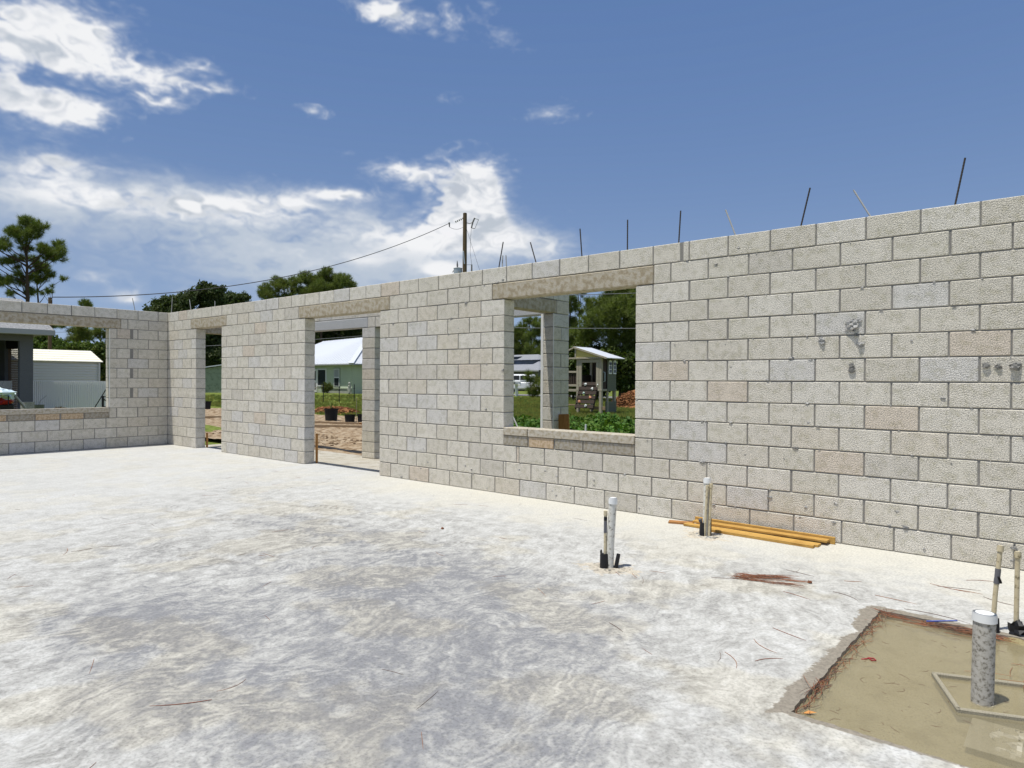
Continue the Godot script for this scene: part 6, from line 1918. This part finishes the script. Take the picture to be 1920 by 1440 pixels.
func build_window_view() -> void:
	var gx := -3.18
	var gz := -21.2
	var g := ground_y(gx, gz)
	var p := thing("playset", "weathered wooden playset with climbing wall and white-roofed tower", "playset", Vector3(gx, g, gz))
	# local axes: x right side, z towards us; the tower spans x -0.68..0.68, z -1.2..0
	for s in [[-0.66, 0.0], [0.66, 0.0], [-0.66, -1.2], [0.66, -1.2]]:
		part("post", bevel_box(Vector3(0.14, 2.72, 0.14), 0.01), M.gray_board, p, Vector3(s[0], 1.36, s[1]))
	part("post", bevel_box(Vector3(0.10, 1.2, 0.10), 0.01), M.gray_board, p, Vector3(0.70, 0.6, -0.50))
	part("deck", bevel_box(Vector3(1.5, 0.10, 1.35), 0.01), M.gray_board, p, Vector3(0, 1.17, -0.6))
	# front frame with the dark entry
	part("lintel", bevel_box(Vector3(1.20, 0.16, 0.06), 0.006), M.gray_board, p, Vector3(0, 2.58, 0.04))
	part("jamb", bevel_box(Vector3(0.16, 1.30, 0.06), 0.006), M.gray_board, p, Vector3(-0.50, 1.87, 0.04))
	part("jamb", bevel_box(Vector3(0.16, 1.30, 0.06), 0.006), M.gray_board, p, Vector3(0.50, 1.87, 0.04))
	# side wall towards the right, in lap boards, with two arched windows
	for k in 14:
		part("siding_board", bevel_box(Vector3(0.03, 0.112, 0.78), 0.004), M.green_board, p, Vector3(0.76, 1.18 + k * 0.109, -0.80), Vector3(0, 0, 0.05))
	part("side_panel", bevel_box(Vector3(0.05, 1.50, 0.34), 0.006), M.dark_board, p, Vector3(0.70, 1.95, -0.20))
	for k in 4:
		part("siding_board", bevel_box(Vector3(0.03, 0.15, 1.0), 0.004), M.green_board, p, Vector3(0.73, 0.10 + k * 0.145, -0.80), Vector3(0, 0, 0.04))
	for z in [-0.62, -1.02]:
		var st := tool()
		bevel_into(st, Vector3(0.03, 0.56, 0.27), 0.004, Transform3D(Basis(), Vector3(0, -0.05, 0)))
		add_tube(st, [Vector3(-0.015, 0.22, 0), Vector3(0.015, 0.22, 0)], 0.135, 16)
		var fr := part("window", st.commit(), M.white_paint, p, Vector3(0.795, 2.28, z))
		for a in 3:
			for b in 2:
				part("pane", bevel_box(Vector3(0.012, 0.145, 0.085), 0.002), M.glass_dark, fr, Vector3(0.015, -0.19 + a * 0.18, -0.052 + b * 0.104))
	part("handle", tube([Vector3(0.74, 2.05, -0.10), Vector3(0.82, 2.02, -0.10), Vector3(0.82, 1.60, -0.10), Vector3(0.74, 1.57, -0.10)], 0.014, 6), M.tarp, p)
	# back wall, with a strip of daylight
	part("back_panel", bevel_box(Vector3(0.50, 1.4, 0.05), 0.006), M.dark_board, p, Vector3(-0.38, 1.95, -1.2))
	part("back_panel", bevel_box(Vector3(0.50, 1.4, 0.05), 0.006), M.dark_board, p, Vector3(0.42, 1.95, -1.2))
	part("left_panel", bevel_box(Vector3(0.05, 0.7, 1.1), 0.006), M.dark_board, p, Vector3(-0.68, 1.55, -0.6))
	# roof sloping down to the right, yellow gable
	var rt := tool()
	add_bar(rt, Vector3(-0.84, 3.28, -0.62), Vector3(1.12, 2.70, -0.62), 1.62, 0.05, 0.01)
	var roof := part("roof", rt.commit(), M.white_metal, p)
	var rk := tool()
	add_bar(rk, Vector3(-0.84, 3.27, 0.205), Vector3(1.10, 2.695, 0.205), 0.03, 0.09, 0.005)
	part("rake_board", rk.commit(), M.gray_board, roof)
	var rl := tool()
	add_bar(rl, Vector3(-0.84, 3.24, 0.18), Vector3(-1.3, 3.05, 0.18), 0.03, 0.07, 0.005)
	part("rake_board", rl.commit(), M.gray_board, roof)
	var ga := tool()
	tri(ga, Vector3(-0.70, 2.74, 0.12), Vector3(0.72, 2.74, 0.12), Vector3(-0.70, 3.17, 0.12), Vector3(0, 0, 1))
	tri(ga, Vector3(-0.70, 2.74, 0.09), Vector3(0.72, 2.74, 0.09), Vector3(-0.70, 3.17, 0.09), Vector3(0, 0, -1))
	part("gable", ga.commit(), M.yellow_panel, p)
	var gf := tool()
	add_bar(gf, Vector3(-1.6, 2.72, 0.13), Vector3(0.80, 2.72, 0.13), 0.05, 0.08, 0.006)
	part("tie_beam", gf.commit(), M.gray_board, p)
	part("gable_post", bevel_box(Vector3(0.07, 0.5, 0.05), 0.005), M.gray_board, p, Vector3(-0.74, 2.98, 0.13))
	# lower deck to the left with a slatted rail
	part("rail", bevel_box(Vector3(1.6, 0.09, 0.06), 0.006), M.gray_board, p, Vector3(-1.5, 2.05, 0.0))
	part("rail", bevel_box(Vector3(1.6, 0.10, 0.06), 0.006), M.gray_board, p, Vector3(-1.5, 1.38, 0.0))
	part("rail", bevel_box(Vector3(1.6, 0.12, 0.06), 0.006), M.gray_board, p, Vector3(-1.5, 1.14, 0.0))
	for k in 11:
		part("slat", bevel_box(Vector3(0.10, 0.6, 0.03), 0.004), M.dark_board, p, Vector3(-0.82 - k * 0.135, 1.71, -0.03))
	part("post", bevel_box(Vector3(0.10, 2.10, 0.10), 0.008), M.gray_board, p, Vector3(-2.3, 1.05, 0.0))
	part("brace", bevel_box(Vector3(1.6, 0.06, 0.06), 0.006), M.weather_board, p, Vector3(-1.5, 0.42, 0.0))
	part("brace", bevel_box(Vector3(0.9, 0.16, 0.05), 0.006), M.weather_board, p, Vector3(0.45, 0.30, -0.02))
	# climbing wall: planks leaning out towards us
	var cw := Node3D.new()
	cw.name = "climbing_wall"
	p.add_child(cw)
	cw.position = Vector3(0.0, 1.24, 0.10)
	cw.rotation = Vector3(deg_to_rad(-21.0), 0, 0)
	for k in 6:
		part("plank", bevel_box(Vector3(1.06, 0.175, 0.045), 0.006), M.dark_board, cw, Vector3(-0.02, 0.30 - k * 0.232 - 0.06, 0.0))
	for s: float in [-1.0, 1.0]:
		part("stringer", bevel_box(Vector3(0.06, 1.45, 0.08), 0.006), M.dark_board, cw, Vector3(0.50 * s - 0.02, -0.34, -0.06))
	part("grip", bevel_box(Vector3(0.06, 0.24, 0.05), 0.008), M.white_paint, cw, Vector3(0.52, 0.28, 0.03))
	part("grip", bevel_box(Vector3(0.06, 0.16, 0.05), 0.008), M.gray_board, cw, Vector3(-0.56, 0.28, 0.03))
	var hd := [[-0.18, 0.20, "hold_white"], [0.26, -0.03, "hold_white"], [-0.16, -0.26, "hold_green"], [0.24, -0.47, "hold_orange"], [-0.32, -0.70, "hold_orange"], [0.10, -0.90, "hold_white"]]
	for k in hd.size():
		var v: Array = hd[k]
		part("climbing_hold", lump_mesh(Vector3(0.075, 0.065, 0.05), 850 + k, 0.6, 6, 8), M[v[2]], cw, Vector3(v[0], v[1], 0.05))
	# mulch pile to its right
	mulch_heap(thing("mulch_heap", "tall orange-brown mulch pile right of the playset", "mulch", Vector3(-4.3, ground_y(-4.3, -28.6), -28.9)), Vector3(2.3, 1.35, 1.6), 2600, 860)
	# grey house with solar panels far off
	var gh := thing("solar_house", "distant grey house with solar panels on its roof", "house", Vector3(-42, 0.1, -62))
	var hp := -gh.position
	part("wall", sharp_box(Vector3(-54, -0.2, -72), Vector3(-36.5, 2.7, -60)), M.gray_paint, gh, hp)
	part("garage_door", bevel_box(Vector3(3.0, 2.1, 0.08), 0.01), M.dark_inside, gh, Vector3(-39.8, 1.15, -59.97) + hp)
	var rf := tool()
	var ev := [Vector3(-54.6, 2.75, -72.5), Vector3(-36.0, 2.75, -72.5), Vector3(-36.0, 2.75, -59.4), Vector3(-54.6, 2.75, -59.4)]
	var q0 := Vector3(-49, 5.0, -66)
	var q1 := Vector3(-41.2, 5.0, -66)
	for F in [[ev[3], ev[2], q1], [ev[3], q1, q0], [ev[2], ev[1], q1], [ev[0], ev[3], q0], [ev[1], ev[0], q0], [ev[1], q0, q1]]:
		var nn: Vector3 = (F[1] - F[0]).cross(F[2] - F[0]).normalized()
		tri(rf, F[0] + hp, F[1] + hp, F[2] + hp, nn if nn.y > 0 else -nn)
	var gr := part("roof", rf.commit(), M.gray_shingle, gh)
	var slope := atan2(2.25, 6.6)
	for k in 5:
		part("solar_panel", bevel_box(Vector3(1.6, 0.05, 1.9), 0.01), M.solar, gr, Vector3(-46.4 + k * 1.72, 3.86, -62.6) + hp, Vector3(slope, 0, 0))
	part("solar_panel", bevel_box(Vector3(1.6, 0.05, 1.2), 0.01), M.solar, gr, Vector3(-44.0, 4.5, -64.4) + hp, Vector3(slope, 0, 0))
	part("fascia", bevel_box(Vector3(18.6, 0.18, 0.05), 0.01), M.fascia, gh, Vector3(-45.3, 2.66, -59.42) + hp)
	# white pickup on the verge
	var tk := thing("pickup_truck", "white pickup truck parked beyond the lawn by the mailbox", "truck", Vector3(-26.3, ground_y(-26, -44.5) + 0.03, -44.6), 0.35)
	part("body", bevel_box(Vector3(5.2, 0.72, 1.9), 0.12), M.truck_paint, tk, Vector3(0, 0.82, 0))
	var cb := part("cab", bevel_box(Vector3(2.2, 0.78, 1.75), 0.22), M.truck_paint, tk, Vector3(-0.1, 1.52, 0))
	part("windscreen", bevel_box(Vector3(0.06, 0.5, 1.4), 0.02), M.glass_dark, cb, Vector3(1.08, 0.02, 0), Vector3(0, 0, 0.2))
	part("window", bevel_box(Vector3(0.85, 0.42, 0.04), 0.02), M.glass_dark, cb, Vector3(0.45, 0.05, 0.86))
	part("window", bevel_box(Vector3(0.75, 0.42, 0.04), 0.02), M.glass_dark, cb, Vector3(-0.45, 0.05, 0.86))
	part("bumper", bevel_box(Vector3(0.18, 0.25, 1.9), 0.04), M.galvanised, tk, Vector3(2.62, 0.62, 0))
	for s in [[-1.6, 0.86], [1.65, 0.86], [-1.6, -0.86], [1.65, -0.86]]:
		var whl := part("wheel", tube([Vector3(s[0], 0.38, s[1] - 0.12), Vector3(s[0], 0.38, s[1] + 0.12)], 0.38, 16), M.tyre, tk)
		part("rim", tube([Vector3(s[0], 0.38, s[1] - 0.13), Vector3(s[0], 0.38, s[1] + 0.13)], 0.2, 12), M.galvanised, whl)
	part("headlight", bevel_box(Vector3(0.05, 0.18, 0.3), 0.02), M.porcelain, tk, Vector3(2.6, 0.92, 0.72))
	part("headlight", bevel_box(Vector3(0.05, 0.18, 0.3), 0.02), M.porcelain, tk, Vector3(2.6, 0.92, -0.72))
	# white mailbox
	var mb := thing("mailbox", "white mailbox on a white post at the road edge", "mailbox", Vector3(-22.5, ground_y(-22.5, -38.9), -38.9))
	part("post", bevel_box(Vector3(0.20, 1.0, 0.20), 0.01), M.white_paint, mb, Vector3(0, 0.5, 0))
	var bx := tool()
	bevel_into(bx, Vector3(0.34, 0.22, 0.75), 0.02, Transform3D(Basis(), Vector3(0, 0.0, 0)))
	add_tube(bx, [Vector3(0, 0.09, -0.375), Vector3(0, 0.09, 0.375)], 0.165, 14)
	part("box", bx.commit(), M.white_paint, mb, Vector3(0.05, 1.12, 0.05))
	part("arm", bevel_box(Vector3(0.7, 0.12, 0.14), 0.01), M.white_paint, mb, Vector3(0.1, 0.98, 0))

func _ready() -> void:
	rng.seed = 20260
	build_light()
	build_materials()
	M["tuft"] = needle_tuft(38, 1.0, 701)
	M["oak_leaves"] = leaf_cluster(26, 0.8, 0.55, 702)
	M["bush_leaves"] = leaf_cluster(26, 0.8, 0.6, 703)
	build_floor()
	build_walls()
	build_ground()
	build_plumbing()
	build_floor_items()
	build_poles()
	build_left()
	build_middle()
	build_window_view()
	build_plants()
